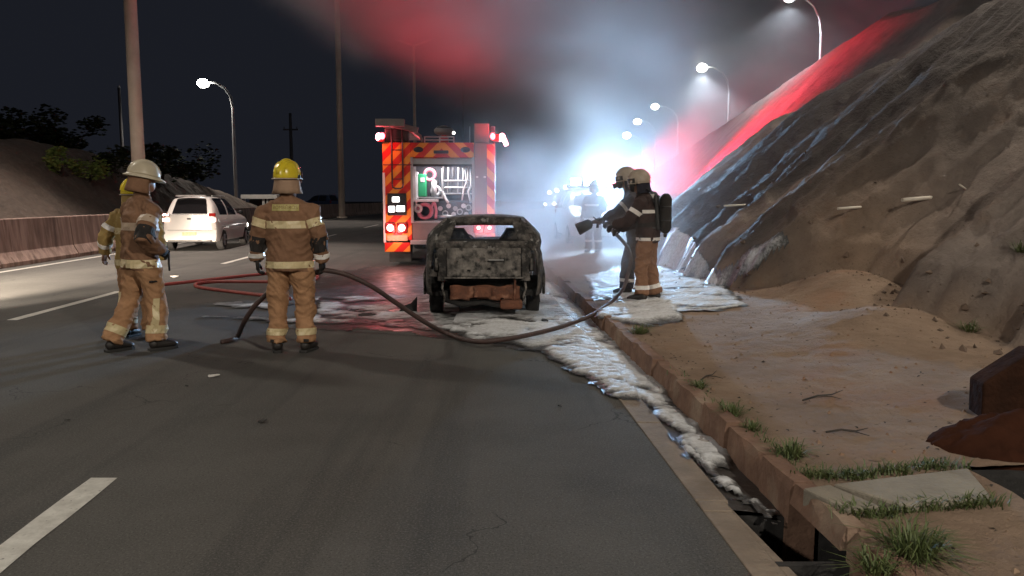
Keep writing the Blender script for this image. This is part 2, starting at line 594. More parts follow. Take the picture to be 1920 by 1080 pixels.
def vnoise(x, y):
    xi, yi = np.floor(x).astype(int), np.floor(y).astype(int)
    fx, fy = x - xi, y - yi
    fx, fy = fx * fx * fx * (fx * (fx * 6 - 15) + 10), fy * fy * fy * (fy * (fy * 6 - 15) + 10)
    a = _P[xi % 256, yi % 256]
    b = _P[(xi + 1) % 256, yi % 256]
    c = _P[xi % 256, (yi + 1) % 256]
    d = _P[(xi + 1) % 256, (yi + 1) % 256]
    return (a * (1 - fx) + b * fx) * (1 - fy) + (c * (1 - fx) + d * fx) * fy


def fbm(x, y, o=4, g=0.5):
    s_, a, t = 0.0, 1.0, 0.0
    for k in range(o):
        s_ = s_ + a * vnoise(x * 2 ** k + 17.3 * k, y * 2 ** k + 9.1 * k)
        t += a
        a *= g
    return s_ / t


def ridged(x, y, o=4):
    s_, a, t = 0.0, 1.0, 0.0
    for k in range(o):
        s_ = s_ + a * (1 - np.abs(2 * vnoise(x * 2 ** k + 5.7 * k, y * 2 ** k + 3.3 * k) - 1))
        t += a
        a *= 0.5
    return s_ / t


def worley(x, y):
    xi, yi = np.floor(x).astype(int), np.floor(y).astype(int)
    best = np.full(np.shape(x), 9.0)
    for dx in (-1, 0, 1):
        for dy in (-1, 0, 1):
            cx, cy_ = xi + dx, yi + dy
            px = cx + _P[cx % 256, cy_ % 256]
            py = cy_ + _P[(cx + 77) % 256, (cy_ + 31) % 256]
            best = np.minimum(best, (px - x) ** 2 + (py - y) ** 2)
    return np.sqrt(best)


def sstep(a, b, x):
    t = np.clip((x - a) / (b - a), 0, 1)
    return t * t * (3 - 2 * t)


def grid_mesh(name, X, Y, Z, keep=None):
    """X, Y, Z arrays (ny, nx) -> mesh of quads, keep = bool (ny-1, nx-1)"""
    ny, nx = X.shape
    idx = np.arange(ny * nx).reshape(ny, nx)
    q = np.stack([idx[:-1, :-1], idx[:-1, 1:], idx[1:, 1:], idx[1:, :-1]], -1).reshape(-1, 4)
    if keep is not None:
        q = q[keep.reshape(-1)]
    used, inv = np.unique(q.reshape(-1), return_inverse=True)
    co = np.stack([X, Y, Z], -1).reshape(-1, 3)[used]
    q = inv.reshape(-1, 4)
    me = bpy.data.meshes.new(name)
    me.vertices.add(len(co))
    me.vertices.foreach_set('co', co.astype(np.float32).reshape(-1))
    me.loops.add(q.size)
    me.loops.foreach_set('vertex_index', q.astype(np.int32).reshape(-1))
    me.polygons.add(len(q))
    me.polygons.foreach_set('loop_start', (np.arange(len(q)) * 4).astype(np.int32))
    me.polygons.foreach_set('loop_total', np.full(len(q), 4, np.int32))
    me.update(calc_edges=True)
    me.validate()
    return me


def lamp(name, kind, loc, energy, color, parent=None, radius=0.1, target=None, spot=60, blend=0.5):
    l = bpy.data.lights.new(name, kind)
    l.energy = energy
    l.color = color
    if kind in ('POINT', 'SPOT'):
        l.shadow_soft_size = radius
    if kind == 'SPOT':
        l.spot_size = R(spot)
        l.spot_blend = blend
    if kind == 'AREA':
        l.size = radius
    o = bpy.data.objects.new(name, l)
    COL.objects.link(o)
    if parent is not None:
        o.parent = parent
    o.location = loc
    if target is not None:
        d = Vector(target) - Vector(loc)
        o.rotation_euler = d.to_track_quat('-Z', 'Y').to_euler()
    return o


# ================================================================== GROUND AND ROAD
def off(Y):
    Y = np.asarray(Y, float)
    return -0.055 * Y + 0.0009 * np.clip(Y - 25, 0, 130) ** 2


def kerbx(Y):
    return 1.66 + off(Y)


BAR = np.array([(-20, -10.6), (6, -11.35), (18.7, -12.0), (24, -12.35), (41, -13.75), (55, -14.7), (68, -15.2), (85, -14.6),
                (110, -11.6), (150, -4.5), (190, 6.0)])


def barx(Y):
    return np.interp(Y, BAR[:, 0], BAR[:, 1])


ys = np.concatenate([np.arange(-22, 30, 1.0), np.arange(30, 192, 3.0)])


def strip(name, xa, xb, z, mt, ys=ys, n=2, parent=None, kind='structure'):
    a, b = xa(ys), xb(ys)
    X = np.stack([a + (b - a) * k / (n - 1) for k in range(n)], 1)
    Y = np.repeat(ys[:, None], n, 1)
    Z = np.full_like(X, z) if np.isscalar(z) else np.repeat(np.array(z)[None, :], len(ys), 0)
    o = link(name, grid_mesh(name, X, Y, Z), mt, parent)
    if kind:
        tag(o, kind=kind)
    return o


gm = MB().box((0, 150, -0.9), (900, 900, 0.2)).build('ground', M['dark_ground'])
tag(gm, kind='structure')
road = strip('road', lambda y: barx(y) - 0.3, lambda y: kerbx(y) - 0.46, 0.0, M['asphalt'], n=8)
CH = np.arange(4.05, 60, 0.5)
strip('gutter_channel', lambda y: kerbx(y) - 0.30, lambda y: kerbx(y) + 0.10, (-0.025, -0.04, -0.055, -0.06), M['wet'], ys=CH, n=4)
strip('gutter_bed', lambda y: kerbx(y) - 0.30, lambda y: kerbx(y) + 0.10, (-0.025, -0.04, -0.05, -0.05), M['gutter'], ys=np.arange(-4, 3.36, 0.2), n=4)


def road_quad(mb, x0, x1, y0, y1, z, wob=0.0, n=7):
    """painted mark following the road between lateral x0, x1"""
    for k in range(n):
        ya, yb = y0 + (y1 - y0) * k / n, y0 + (y1 - y0) * (k + 1) / n
        ja, jb = math.sin(ya * 9) * wob, math.sin(yb * 9) * wob
        oa, ob = float(off(ya)), float(off(yb))
        mb.add([(x0 + oa + ja, ya, z), (x1 + oa - ja, ya, z), (x1 + ob - jb, yb, z), (x0 + ob + jb, yb, z)], [(0, 1, 2, 3)])


# dashes of the two lane lines, solid line along the barrier
for u, y0, l, w_ in [(-2.10, 2.4, 2.05, 0.16), (-6.03, 10.45, 3.3, 0.14), (-6.03, 19.6, 3.4, 0.14), (-6.0, 30.6, 5.2, 0.14),
                     (-6.0, 44.0, 5.0, 0.14), (-6.0, 57, 5, 0.14), (-2.1, 31, 4, 0.14), (-6.03, 1.3, 3.2, 0.14), (-2.1, -5, 3, 0.15)]:
    mb = MB()
    road_quad(mb, u - w_ / 2, u + w_ / 2, y0, y0 + l, 0.004, 0.006)
    mb.build('lane_dash', M['paint_white'], road)
mb = MB()
for a, b in zip(ys[:-1], ys[1:]):
    if a > 110:
        break
    xa, xb = float(barx(a)) + 0.72, float(barx(b)) + 0.72
    mb.add([(xa, a, .004), (xa + .15, a, .004), (xb + .15, b, .004), (xb, b, .004)], [(0, 1, 2, 3)])
mb.build('edge_line', M['paint_white'], road)

# concrete edge of the gutter, cast in lengths
gut = empty('gutter', kind='structure')
y = 0.2
k = 0
while y < 34:
    l = 1.05 + 0.55 * ((k * 37) % 10) / 10
    if y < 4.1 < y + l:
        l = 4.1 - y
    mb = MB()
    x0a, x0b = float(kerbx(y)) - 0.46, float(kerbx(y + l - .012)) - 0.46
    wd = 0.175 if k % 3 else 0.185
    if y < 4.0:
        wd = 0.15
    zt = 0.006 + 0.006 * ((k * 53) % 7) / 7
    mb.add([(x0a, y, -.08), (x0a + wd, y, -.08), (x0b + wd, y + l - .012, -.08), (x0b, y + l - .012, -.08),
            (x0a, y, zt), (x0a + wd, y, zt - .004), (x0b + wd, y + l - .012, zt - .004), (x0b, y + l - .012, zt)],
           [(3, 2, 1, 0), (4, 5, 6, 7), (0, 1, 5, 4), (1, 2, 6, 5), (2, 3, 7, 6), (3, 0, 4, 7)])
    mb.build('gutter_slab', M['gutter'], gut, bevel=0.005)
    y += l
    k += 1
# narrow broken repair length beside the near end
mb = MB()
for (ya, yb, dx) in ((3.22, 4.1, .156), (2.2, 3.2, .162)):
    xa, xb = float(kerbx(ya)) - .46 + dx, float(kerbx(yb)) - .46 + dx - .03
    mb.add([(xa, ya, -.05), (xa + .05, ya, -.05), (xb + .035, yb, -.05), (xb, yb, -.05),
            (xa, ya, -.004), (xa + .05, ya, -.006), (xb + .035, yb, -.006), (xb, yb, -.004)],
           [(3, 2, 1, 0), (4, 5, 6, 7), (0, 1, 5, 4), (1, 2, 6, 5), (2, 3, 7, 6), (3, 0, 4, 7)])
mb.build('gutter_sliver', M['gutter'], gut, bevel=0.004)

# kerb stones
kerb = empty('kerb', kind='structure')
y = 1.2
k = 0
KH = 0.15


def kerb_stone(y0, y1, dz=0.0, dx=0.0, zlo=-0.2, zhi=KH, wd=0.125):
    mb = MB()
    n = max(2, int((y1 - y0) / 0.12))
    vs_, fs = [], []
    for i in range(n + 1):
        yy = y0 + (y1 - y0) * i / n
        x = float(kerbx(yy)) + dx
        j = [rng.normal(0, 0.006) for _ in range(4)]
        ch = 0.012 + abs(rng.normal(0, 0.008))
        vs_ += [(x - .018, yy, zlo), (x + j[0], yy, zhi - .03 - ch + dz), (x + ch + j[1], yy, zhi + dz + j[2] * .5),
                (x + wd - .01 + j[3], yy, zhi + dz + j[1] * .5), (x + wd + .01, yy, zhi - .03 + dz), (x + wd + .01, yy, zlo)]
    for i in range(n):
        for q in range(6):
            q2 = (q + 1) % 6
            fs.append((i * 6 + q, i * 6 + q2, (i + 1) * 6 + q2, (i + 1) * 6 + q))
    fs.append((0, 1, 2, 3, 4, 5))
    fs.append(tuple(n * 6 + q for q in range(6))[::-1])
    mb.add(vs_, fs)
    return mb.build('kerb_stone', M['kerb'], kerb)


INLET = (3.40, 3.98)
edges = [1.0, 1.9, 2.75, INLET[0], INLET[1], 4.42, 5.05, 5.55, 6.35, 7.1, 8.0]
while edges[-1] < 46:
    edges.append(edges[-1] + (0.85 if edges[-1] < 24 else 2.5))
for i, (a, b) in enumerate(zip(edges[:-1], edges[1:])):
    if (a, b) == INLET:
        # lintel over the drain mouth, ragged underneath
        kerb_stone(a, b - .02, 0.0, 0.0, zlo=0.045, zhi=KH)
        continue
    kerb_stone(a, b - 0.012, zlo=-.56 if abs(b - INLET[0]) < .01 or abs(a - INLET[1]) < .01 else -.2, dz=0.012 * math.sin(i * 2.3), dx=0.012 * math.sin(i * 4.1))
# pit behind the drain mouth
xk = float(kerbx(3.7))
pit = MB()
pit.box((xk + .05, INLET[0] - .03, -.3), (.74, .04, .6)).box((xk + .05, 4.04, -.31), (.74, .03, .5))
pit.box((xk + .42, 3.7, -.25), (.04, .7, .55)).box((xk + .05, 3.7, -.58), (.8, .75, .04)).box((xk - .305, 3.7, -.3), (.03, .7, .5))
po = pit.build('drain_pit', M['soot'])
tag(po, kind='structure')

# ================================================================== RIGHT BANK AND SANDY SIDEWALK
XF = np.array([(-6, 5.2), (4, 5.0), (6, 4.75), (7.5, 4.62), (8.4, 4.25), (8.9, 4.05), (9.5, 4.75), (10.2, 5.0), (10.9, 4.75), (11.5, 4.0), (12.1, 3.45),
               (13, 3.2), (14.5, 3.05), (17, 2.92), (19, 2.9), (21, 3.15), (24, 4.4), (28, 4.6), (40, 5.2), (50, 5.7), (80, 6.5), (110, 9)])
ZC = np.array([(-6, 2.6), (4, 2.8), (7, 3.6), (9, 4.6), (12, 5.1), (14, 4.95), (17, 4.1), (19, 3.5), (21, 2.3), (23, 1.0), (25, .2), (26, 0), (120, 0)])
ZF = np.array([(-6, 0), (17, 0), (19.5, 4.5), (22, 7.1), (24, 7.1), (26, 7.35), (29, 6.7), (40, 5.5), (50, 4.0), (62, 1.2), (75, .2), (120, 0)])


def smin(a, b, k):
    h = np.clip(0.5 + 0.5 * (b - a) / k, 0, 1)
    return b * (1 - h) + a * h - k * h * (1 - h)


def zground(x, y):
    d = x - kerbx(y) - .12
    xf = np.interp(y, XF[:, 0], XF[:, 1])
    z = 0.128 + 0.10 * sstep(0.3, 3.0, d) + 0.06 * (fbm(x * .9, y * .9, 4) - .5) * sstep(0, .5, d) + 0.025 * (fbm(x * 7, y * 7, 3) - .5)
    z = z + 0.42 * np.exp(-(((x - 4.55) / .75) ** 2 + ((y - 10.7) / 1.15) ** 2))     # sand fan in the gully
    z = z + 0.22 * np.exp(-(((x - 4.0) / .9) ** 2 + ((y - 8.4) / .7) ** 2))
    return z


def bank(x, y):
    xf = np.interp(y, XF[:, 0], XF[:, 1]) + 0.28 * (fbm(y * 1.4 + 3, x * 0 + 2.2, 4) - .5) * 2
    zc = np.interp(y, ZC[:, 0], ZC[:, 1])
    t = x - xf
    g = ridged(y * .55 + .22 * t, t * .22 + 4.0, 4)
    up = 1.9 * np.clip(t, 0, .40) + 0.90 * np.clip(t - .40, 0, None)
    near = smin(up, zc, .7) * (t > 0)
    xff = np.interp(y, [17, 22, 26, 29, 40, 50, 80], [5.1, 5.1, 4.45, 4.5, 5.4, 5.8, 6.5])
    zf = np.interp(y, ZF[:, 0], ZF[:, 1])
    tf = x - xff
    far = smin(np.clip(tf, 0, None), zf, .35) - 0.5 * np.clip(tf - zf - 2.5, 0, None)
    z = np.maximum(near, far)
    amp = sstep(0.0, 1.2, z) * sstep(0, 0.8, t)
    dep = amp * (0.20 * (g - .62) + 0.18 * (fbm(x * 1.1, y * 1.1, 5) - .5) + .10 * (ridged(x * 2.4, y * 2.4, 4) - .6) + .07 * (ridged(x * 6.1, y * 6.1, 4) - .6) + .13 * (ridged(y * 2.6 + .5 * t + 1.2 * fbm(x, y, 2), t * .45 + 9, 3) - .62))
    nearish = (near >= far)
    dep = np.where(nearish, dep, dep * .35)
    z = z + dep
    return z, t


def zland(x, y):
    zb, t = bank(x, y)
    zg = zground(x, y)
    return np.where(t > 0, np.maximum(zg, zg * .4 + zb), zg), t, zb


uu = np.concatenate([np.arange(0, 4, .04), np.arange(4, 8, .07), np.arange(8, 15, .2), np.arange(15, 40, 2.5)])
yy = np.concatenate([np.arange(-5, 2.4, .3), np.arange(2.4, 14, .05), np.arange(14, 26, .09), np.arange(26, 52, .25), np.arange(52, 112, 1.0)])
UU, YY = np.meshgrid(uu, yy)
XX = UU + kerbx(YY) + .122
ZZ, TT, ZB = zland(XX, YY)
# hole for the drain cover corner at the far right is cut by the culvert pit below
inb = (TT[:-1, :-1] > 0)
SANDY = 1 - sstep(-.05, .45, TT + .55 * (fbm(XX * 1.5, YY * 1.5, 5) - .5))
SANDY = np.maximum(SANDY, np.exp(-(((XX - 4.6) / 1.0) ** 2 + ((YY - 10.9) / 1.2) ** 2)))
SANDY = np.maximum(SANDY, .45 * sstep(8.6, 9.6, 18.2 - YY) * sstep(.52, .66, fbm(XX * .9 + YY * .3, YY * .35, 4)))
SOOT = sstep(10.8, 12.6, YY) * (1 - sstep(19, 23, YY)) * sstep(-.35, .3, TT) * sstep(.34, .60, fbm(YY * .7 + .35 * TT, TT * .28, 4))


def land_mat():
    m, nt, b = nodes_of('bank_earth')
    L = nt.links.new
    tc = N(nt, 'ShaderNodeTexCoord')

    def mixnoise(c1, c2, sc, lo, hi, det=9):
        n = N(nt, 'ShaderNodeTexNoise')
        n.inputs['Scale'].default_value = sc
        n.inputs['Detail'].default_value = det
        n.inputs['Roughness'].default_value = .68
        L(tc.outputs['Object'], n.inputs['Vector'])
        r = N(nt, 'ShaderNodeMapRange')
        r.inputs['From Min'].default_value = lo
        r.inputs['From Max'].default_value = hi
        L(n.outputs['Fac'], r.inputs['Value'])
        mx = N(nt, 'ShaderNodeMix', data_type='RGBA')
        for i, c in ((6, c1), (7, c2)):
            if isinstance(c, tuple):
                mx.inputs[i].default_value = (*c, 1)
            else:
                L(c, mx.inputs[i])
        L(r.outputs[0], mx.inputs[0])
        return mx.outputs[2]

    def mixattr(c1, c2, attr):
        a = N(nt, 'ShaderNodeAttribute', attribute_name=attr)
        mx = N(nt, 'ShaderNodeMix', data_type='RGBA')
        L(a.outputs['Fac'], mx.inputs[0])
        L(c1, mx.inputs[6])
        if isinstance(c2, tuple):
            mx.inputs[7].default_value = (*c2, 1)
        else:
            L(c2, mx.inputs[7])
        return mx.outputs[2]
    soil = mixnoise((0.25, 0.205, 0.178), (0.145, 0.118, 0.104), 1.3, .36, .64)
    soil = mixnoise(soil, (0.22, 0.145, 0.100), .5, .54, .72, 5)
    soil = mixattr(soil, (0.060, 0.052, 0.051), 'sooty')
    sand = mixnoise((0.30, 0.215, 0.155), (0.215, 0.148, 0.104), 1.9, .36, .64)
    sand = mixnoise(sand, (0.27, 0.145, 0.085), .55, .54, .74, 5)
    sand = mixnoise(sand, (0.12, 0.085, 0.06), 16, .62, .72, 4)
    colr = mixattr(soil, sand, 'sandy')
    L(colr, b.inputs['Base Color'])
    b.inputs['Roughness'].default_value = .95
    b.inputs['Specular IOR Level'].default_value = .25
    n1 = N(nt, 'ShaderNodeTexNoise')
    n1.inputs['Scale'].default_value = 9
    n1.inputs['Detail'].default_value = 10
    n1.inputs['Roughness'].default_value = .7
    L(tc.outputs['Object'], n1.inputs['Vector'])
    bp = N(nt, 'ShaderNodeBump')
    bp.inputs['Strength'].default_value = .9
    bp.inputs['Distance'].default_value = .06
    L(n1.outputs['Fac'], bp.inputs['Height'])
    L(bp.outputs['Normal'], b.inputs['Normal'])
    return m


M['land'] = land_mat()


def land_part(name, keep):
    me = grid_mesh(name, XX, YY, ZZ, keep)
    co = np.empty(len(me.vertices) * 3, np.float32)
    # recover the attribute values with the same keep mask
    ny, nx = XX.shape
    idx = np.arange(ny * nx).reshape(ny, nx)
    q = np.stack([idx[:-1, :-1], idx[:-1, 1:], idx[1:, 1:], idx[1:, :-1]], -1).reshape(-1, 4)[keep.reshape(-1)]
    used = np.unique(q.reshape(-1))
    for an, arr in (('sandy', SANDY), ('sooty', SOOT)):
        at_ = me.attributes.new(an, 'FLOAT', 'POINT')
        at_.data.foreach_set('value', arr.reshape(-1)[used].astype(np.float32))
    o = link(name, me, M['land'], smooth=True)
    return tag(o, kind='structure')


PITR = ((XX > 2.47) & (XX < 3.5) & (YY > 3.70) & (YY < 4.22))[:-1, :-1]
land_part('sidewalk', ~inb & ~PITR)
land_part('embankment', inb)
r_ = np.random.default_rng(5)
# loose clods and stones along the foot of the bank
vs_, fs = [], []
for i in range(520):
    y = r_.uniform(5.5, 17)
    x = np.interp(y, XF[:, 0], XF[:, 1]) + r_.normal() * .28 - .12
    if i % 4 == 0:
        x += r_.uniform(.2, 2.0)
    z = float(zland(np.array([x]), np.array([y]))[0][0])
    s_ = .010 + .045 * r_.random() ** 5
    k = len(vs_)
    for v in ((1, 0, 0), (-1, 0, 0), (0, 1, 0), (0, -1, 0), (0, 0, 1), (0, 0, -.6)):
        vs_.append(tuple(np.array((x, y, z)) + np.array(v) * s_ * r_.uniform(.6, 1.3, 3) + r_.normal(size=3) * s_ * .2))
    fs += [(k, k + 2, k + 4), (k + 2, k + 1, k + 4), (k + 1, k + 3, k + 4), (k + 3, k, k + 4), (k + 2, k, k + 5), (k + 1, k + 2, k + 5), (k + 3, k + 1, k + 5), (k, k + 3, k + 5)]
me = bpy.data.meshes.new('rubble')
me.from_pydata(vs_, [], fs)
tag(link('rubble', me, M['rubble']), kind='stuff')
cp = MB()
cp.box((2.46, 3.96, -.2), (.03, .62, .62)).box((3.0, 4.26, -.2), (1.15, .04, .62)).box((3.0, 3.67, -.22), (1.15, .04, .58)).box((3.0, 3.97, -.52), (1.2, .7, .04))
tag(cp.build('culvert_pit', M['soot']), kind='structure')

# ================================================================== LEFT BARRIER AND HILL
bar = empty('concrete_barrier', (0, 0, 0), label='long stained concrete barrier along the far left edge of the road', cat='barrier')
prof = [(.30, 0.0), (.30, .10), (.17, .34), (.10, 1.12), (-.10, 1.12), (-.17, .34), (-.30, .1), (-.30, 0)]
y = 2.0
while y < 150:
    l = 5.0 if y < 60 else 12.0
    vs_, fs = [], []
    n = 4
    for i in range(n + 1):
        Y_ = y + (l - .03) * i / n
        for (px, pz) in prof:
            vs_.append((float(barx(Y_)) + px, Y_, pz))
    for i in range(n):
        for q in range(8):
            q2 = (q + 1) % 8
            fs.append((i * 8 + q, i * 8 + q2, (i + 1) * 8 + q2, (i + 1) * 8 + q))
    fs += [tuple(range(8)), tuple(n * 8 + q for q in range(8))[::-1]]
    MB().add(vs_, fs).build('barrier_segment', M['barrier'], bar, bevel=.02)
    y += l

HZ = np.array([(0, 3.2), (22, 3.35), (27, 3.55), (30, 3.75), (33, 3.65), (37, 3.35), (41, 2.95), (46, 2.3), (52, 1.2), (56, .3), (60, 0), (160, 0)])
hu = np.concatenate([np.arange(0, 9, .16), np.arange(9, 30, 1.0), np.arange(30, 120, 8)])
hy = np.concatenate([np.arange(4, 62, .22), np.arange(62, 160, 4)])
HU, HYY = np.meshgrid(hu, hy)
hz = np.interp(HYY, HZ[:, 0], HZ[:, 1])
hz = smin(np.clip(HU - .55, 0, None) * .95, hz, .5) + .02
hz = hz + sstep(.4, 2, HU) * sstep(0, .8, hz) * (.35 * (ridged(HYY * .45, HU * .2, 4) - .6) + .2 * (fbm(HU, HYY, 4) - .5))
HX = barx(HYY) - .3 - HU
tag(link('hill', grid_mesh('hill', HX, HYY, hz), M['hill'], smooth=True), kind='structure')


def hill_z(x, y):
    i = int(np.argmin(abs(hy - y)))
    j = int(np.argmin(abs(HX[i] - x)))
    return float(hz[i, j])


# ================================================================== FOAM AND WATER
def poly_sd(px, py, poly):
    """signed distance (pixels), positive inside"""
    P = np.array(poly, float)
    d = np.full(px.shape, 1e9)
    ins = np.zeros(px.shape, bool)
    for (x0, y0), (x1, y1) in zip(P, np.roll(P, -1, 0)):
        ex, ey = x1 - x0, y1 - y0
        t = np.clip(((px - x0) * ex + (py - y0) * ey) / (ex * ex + ey * ey), 0, 1)
        d = np.minimum(d, np.hypot(px - x0 - t * ex, py - y0 - t * ey))
        c = ((y0 > py) != (y1 > py))
        with np.errstate(divide='ignore', invalid='ignore'):
            c &= px < ex * (py - y0) / (ey if ey else 1e-9) + x0
        ins ^= c
    return np.where(ins, d, -d)


def project(x, y, z):
    c, s_ = math.cos(PITCH), math.sin(PITCH)
    zz = z - HC
    dep = y * c - zz * s_
    upc = y * s_ + zz * c
    return 960 + F * x / dep, 540 - F * upc / dep


def foam_patch(name, polys, x0, x1, y0, y1, step, zf, mt, soft=14.0, hgt=0.05, freq=5.0, thr=.0, streak=False, kind='stuff', cover=.42, base=.006, mcap=.62):
    X, Y = np.meshgrid(np.arange(x0, x1, step), np.arange(y0, y1, step))
    Z = zf(X, Y)
    px, py = project(X, Y, Z)
    sd = np.full(X.shape, -1e9)
    for p in polys:
        sd = np.maximum(sd, poly_sd(px, py, p) * (Y / 10.0))
    m = np.clip(sd / soft, -1.5, 1)
    n1 = fbm(X * freq, Y * freq, 4)
    n2 = fbm(X * freq * .35 + 9, Y * freq * .35 + 4, 4)
    wx, wy = X + .16 * (n1 - .5), Y + .16 * (n2 - .5)
    b1 = np.sqrt(np.clip(1 - (worley(wx * freq * 1.2, wy * freq * 2.0) / .85) ** 2, 0, 1))
    b2 = np.sqrt(np.clip(1 - (worley(wx * freq * 3.1 + 7, wy * freq * 4.2 + 3) / .85) ** 2, 0, 1))
    lump = np.clip(.36 * b1 + .22 * b2 + .55 * fbm(wx * freq * 2.2 + 3, wy * freq * 3.4 + 8, 4), 0, 1.1)
    if streak:
        lump = ridged(Y * freq * 1.1 + 1.5 * n2, (X + Y * .4) * freq * .3, 3)
    m = np.minimum(m, mcap)
    f = m + 1.5 * (n2 - .5) + 1.0 * (n1 - .5)
    f = f + (1.5 * (lump - .66) if streak else 0.45 * (lump - .6))
    keep = f > cover - .42 + thr
    thick = sstep(cover - .46 + thr, cover + .34, f) * (.42 + .66 * lump)
    h = base + hgt * sstep(cover - .40 + thr, cover + .30, f) * (.10 + .95 * lump)
    K = keep[:-1, :-1] & keep[1:, 1:] & keep[1:, :-1] & keep[:-1, 1:]
    if not K.any():
        return None
    me = grid_mesh(name, X, Y, Z + h, K)
    ny, nx = X.shape
    idx = np.arange(ny * nx).reshape(ny, nx)
    used = np.unique(np.stack([idx[:-1, :-1], idx[:-1, 1:], idx[1:, 1:], idx[1:, :-1]], -1).reshape(-1, 4)[K.reshape(-1)].reshape(-1))
    at_ = me.attributes.new('thick', 'FLOAT', 'POINT')
    at_.data.foreach_set('value', thick.reshape(-1)[used].astype(np.float32))
    o = link(name, me, mt, smooth=True)
    return tag(o, kind=kind)


def zroad(X, Y):
    d = X - kerbx(Y)
    return np.where(d < -.29, 0.012, -.022 - .03 * np.clip((d + .29) / .3, 0, 1))


main_poly = [(600, 562), (700, 550), (790, 540), (1012, 530), (1075, 540), (1130, 597), (1178, 650), (1215, 700), (1253, 738), (1300, 785), (1345, 830),
             (1370, 860), (1330, 872), (1290, 832), (1240, 790), (1205, 757), (1150, 740), (1100, 712), (1055, 680), (1015, 652), (960, 640), (890, 633),
             (820, 618), (720, 611), (590, 606)]
tail1 = [(380, 594), (500, 592), (600, 592), (600, 607), (500, 602)]
tail2 = [(400, 571), (500, 571), (600, 558), (600, 566), (500, 577)]
foam_patch('foam', [[p for p in main_poly]], -.75, 2.0, 4.0, 15.2, .022, zroad, M['froth'], soft=16, hgt=.038, freq=4.6, mcap=.56, cover=.24, base=.003)
foam_patch('foam', [[(600, 566), (700, 556), (790, 548), (900, 545), (1000, 600), (1000, 652), (960, 640), (890, 633), (820, 618), (720, 611), (590, 606)]], -3.4, -.5, 8.0, 14.5, .026, zroad, M['froth'], soft=16, hgt=.018, freq=4.0, mcap=.34, cover=.36, base=.003)
foam_patch('foam', [tail1, tail2], -4.6, -2.3, 8.5, 13.0, .035, zroad, M['froth'], soft=10, hgt=.012, freq=3.5, cover=.34, base=.003)
foam_patch('foam', [[(1270, 815), (1335, 872), (1400, 930), (1450, 975), (1425, 965), (1340, 905), (1280, 845)]], .6, 1.6, 3.4, 6.5, .018, zroad, M['froth'],
           soft=9, hgt=.03, freq=9, cover=.50)
foam_patch('foam', [[(1320, 845), (1400, 915), (1475, 985), (1445, 975), (1350, 895)]], .6, 1.6, 3.4, 6.5, .014, zroad, M['froth'],
           soft=22, hgt=.012, freq=15, cover=.62)
foam_patch('foam', [[(1300, 812), (1330, 808), (1352, 835), (1330, 850), (1305, 838)], [(1215, 710), (1245, 700), (1262, 745), (1240, 752)]], .6, 1.6, 4.5, 8.5, .02, zroad,
           M['dirty_foam'], soft=9, hgt=.05, freq=5)
# far side of the car and along the kerb beyond
foam_patch('foam', [[(1005, 535), (1140, 500), (1150, 530), (1105, 575), (1060, 560), (1005, 560)]], -.2, 2.2, 10, 19, .05, zroad, M['froth'], soft=8, hgt=.05, freq=3)


def zl(X, Y):
    return zland(X, Y)[0]


side_poly = [(1122, 590), (1150, 565), (1200, 545), (1262, 570), (1278, 600), (1210, 612), (1150, 606)]
foam_patch('foam', [side_poly], .9, 3.2, 9.0, 14.5, .032, zl, M['froth'], soft=18, hgt=.05, freq=4.6, mcap=.55, cover=.32)
slope_poly = [(1225, 600), (1300, 608), (1400, 572), (1350, 535), (1330, 490), (1290, 440), (1255, 415), (1228, 500)]
foam_patch('foam', [slope_poly], 1.9, 4.4, 10.0, 17, .022, zl, M['froth'], soft=14, hgt=.03, freq=3.0, streak=True, cover=.30, mcap=.80)
foam_patch('foam', [[(1100, 520), (1160, 505), (1240, 520), (1240, 560), (1180, 560), (1110, 560)]], .6, 3.2, 11.5, 17, .04, zl, M['froth'], soft=16, hgt=.04, freq=4.0, cover=.32)
foam_patch('foam', [[(1300, 555), (1345, 505), (1400, 470), (1470, 430), (1490, 455), (1440, 490), (1395, 520), (1340, 560)]], 2.5, 5.6, 10.5, 15.5, .035, zl,
           M['froth'], soft=30, hgt=.035, freq=2.4, cover=.36, mcap=.40)
# wet sheen on the asphalt round the car
foam_patch('puddle', [[(560, 520), (700, 500), (1000, 485), (1120, 520), (1130, 600), (1170, 700), (1230, 770), (1130, 738), (1020, 665), (890, 640), (700, 616), (560, 612)]],
           -4.2, 1.7, 5.4, 19.5, .06, lambda X, Y: np.where(X - kerbx(Y) < -.31, .003, -.3), M['wet'], soft=18, hgt=0.0, freq=1.2, kind='structure', base=.002, cover=.40)
foam_patch('puddle', [[(640, 590), (660, 578), (720, 578), (745, 588), (700, 596)]], -3.4, -1.2, 8.5, 12.6, .04, lambda X, Y: X * 0 + .008, M['soot'], soft=10, hgt=.0, freq=3,
           kind='structure', base=.012)


# ================================================================== FIREFIGHTERS
def remesh(me, voxel, smooth_it=4):
    o = bpy.data.objects.new('remesh_tmp', me)
    COL.objects.link(o)
    md = o.modifiers.new('r', 'REMESH')
    md.mode = 'VOXEL'
    md.voxel_size = voxel
    sm = o.modifiers.new('s', 'SMOOTH')
    sm.factor = .5
    sm.iterations = smooth_it
    dg = bpy.context.evaluated_depsgraph_get()
    dg.update()
    out = bpy.data.meshes.new_from_object(o.evaluated_get(dg))
    bpy.data.objects.remove(o)
    return out


def V(*a):
    return Vector(a)


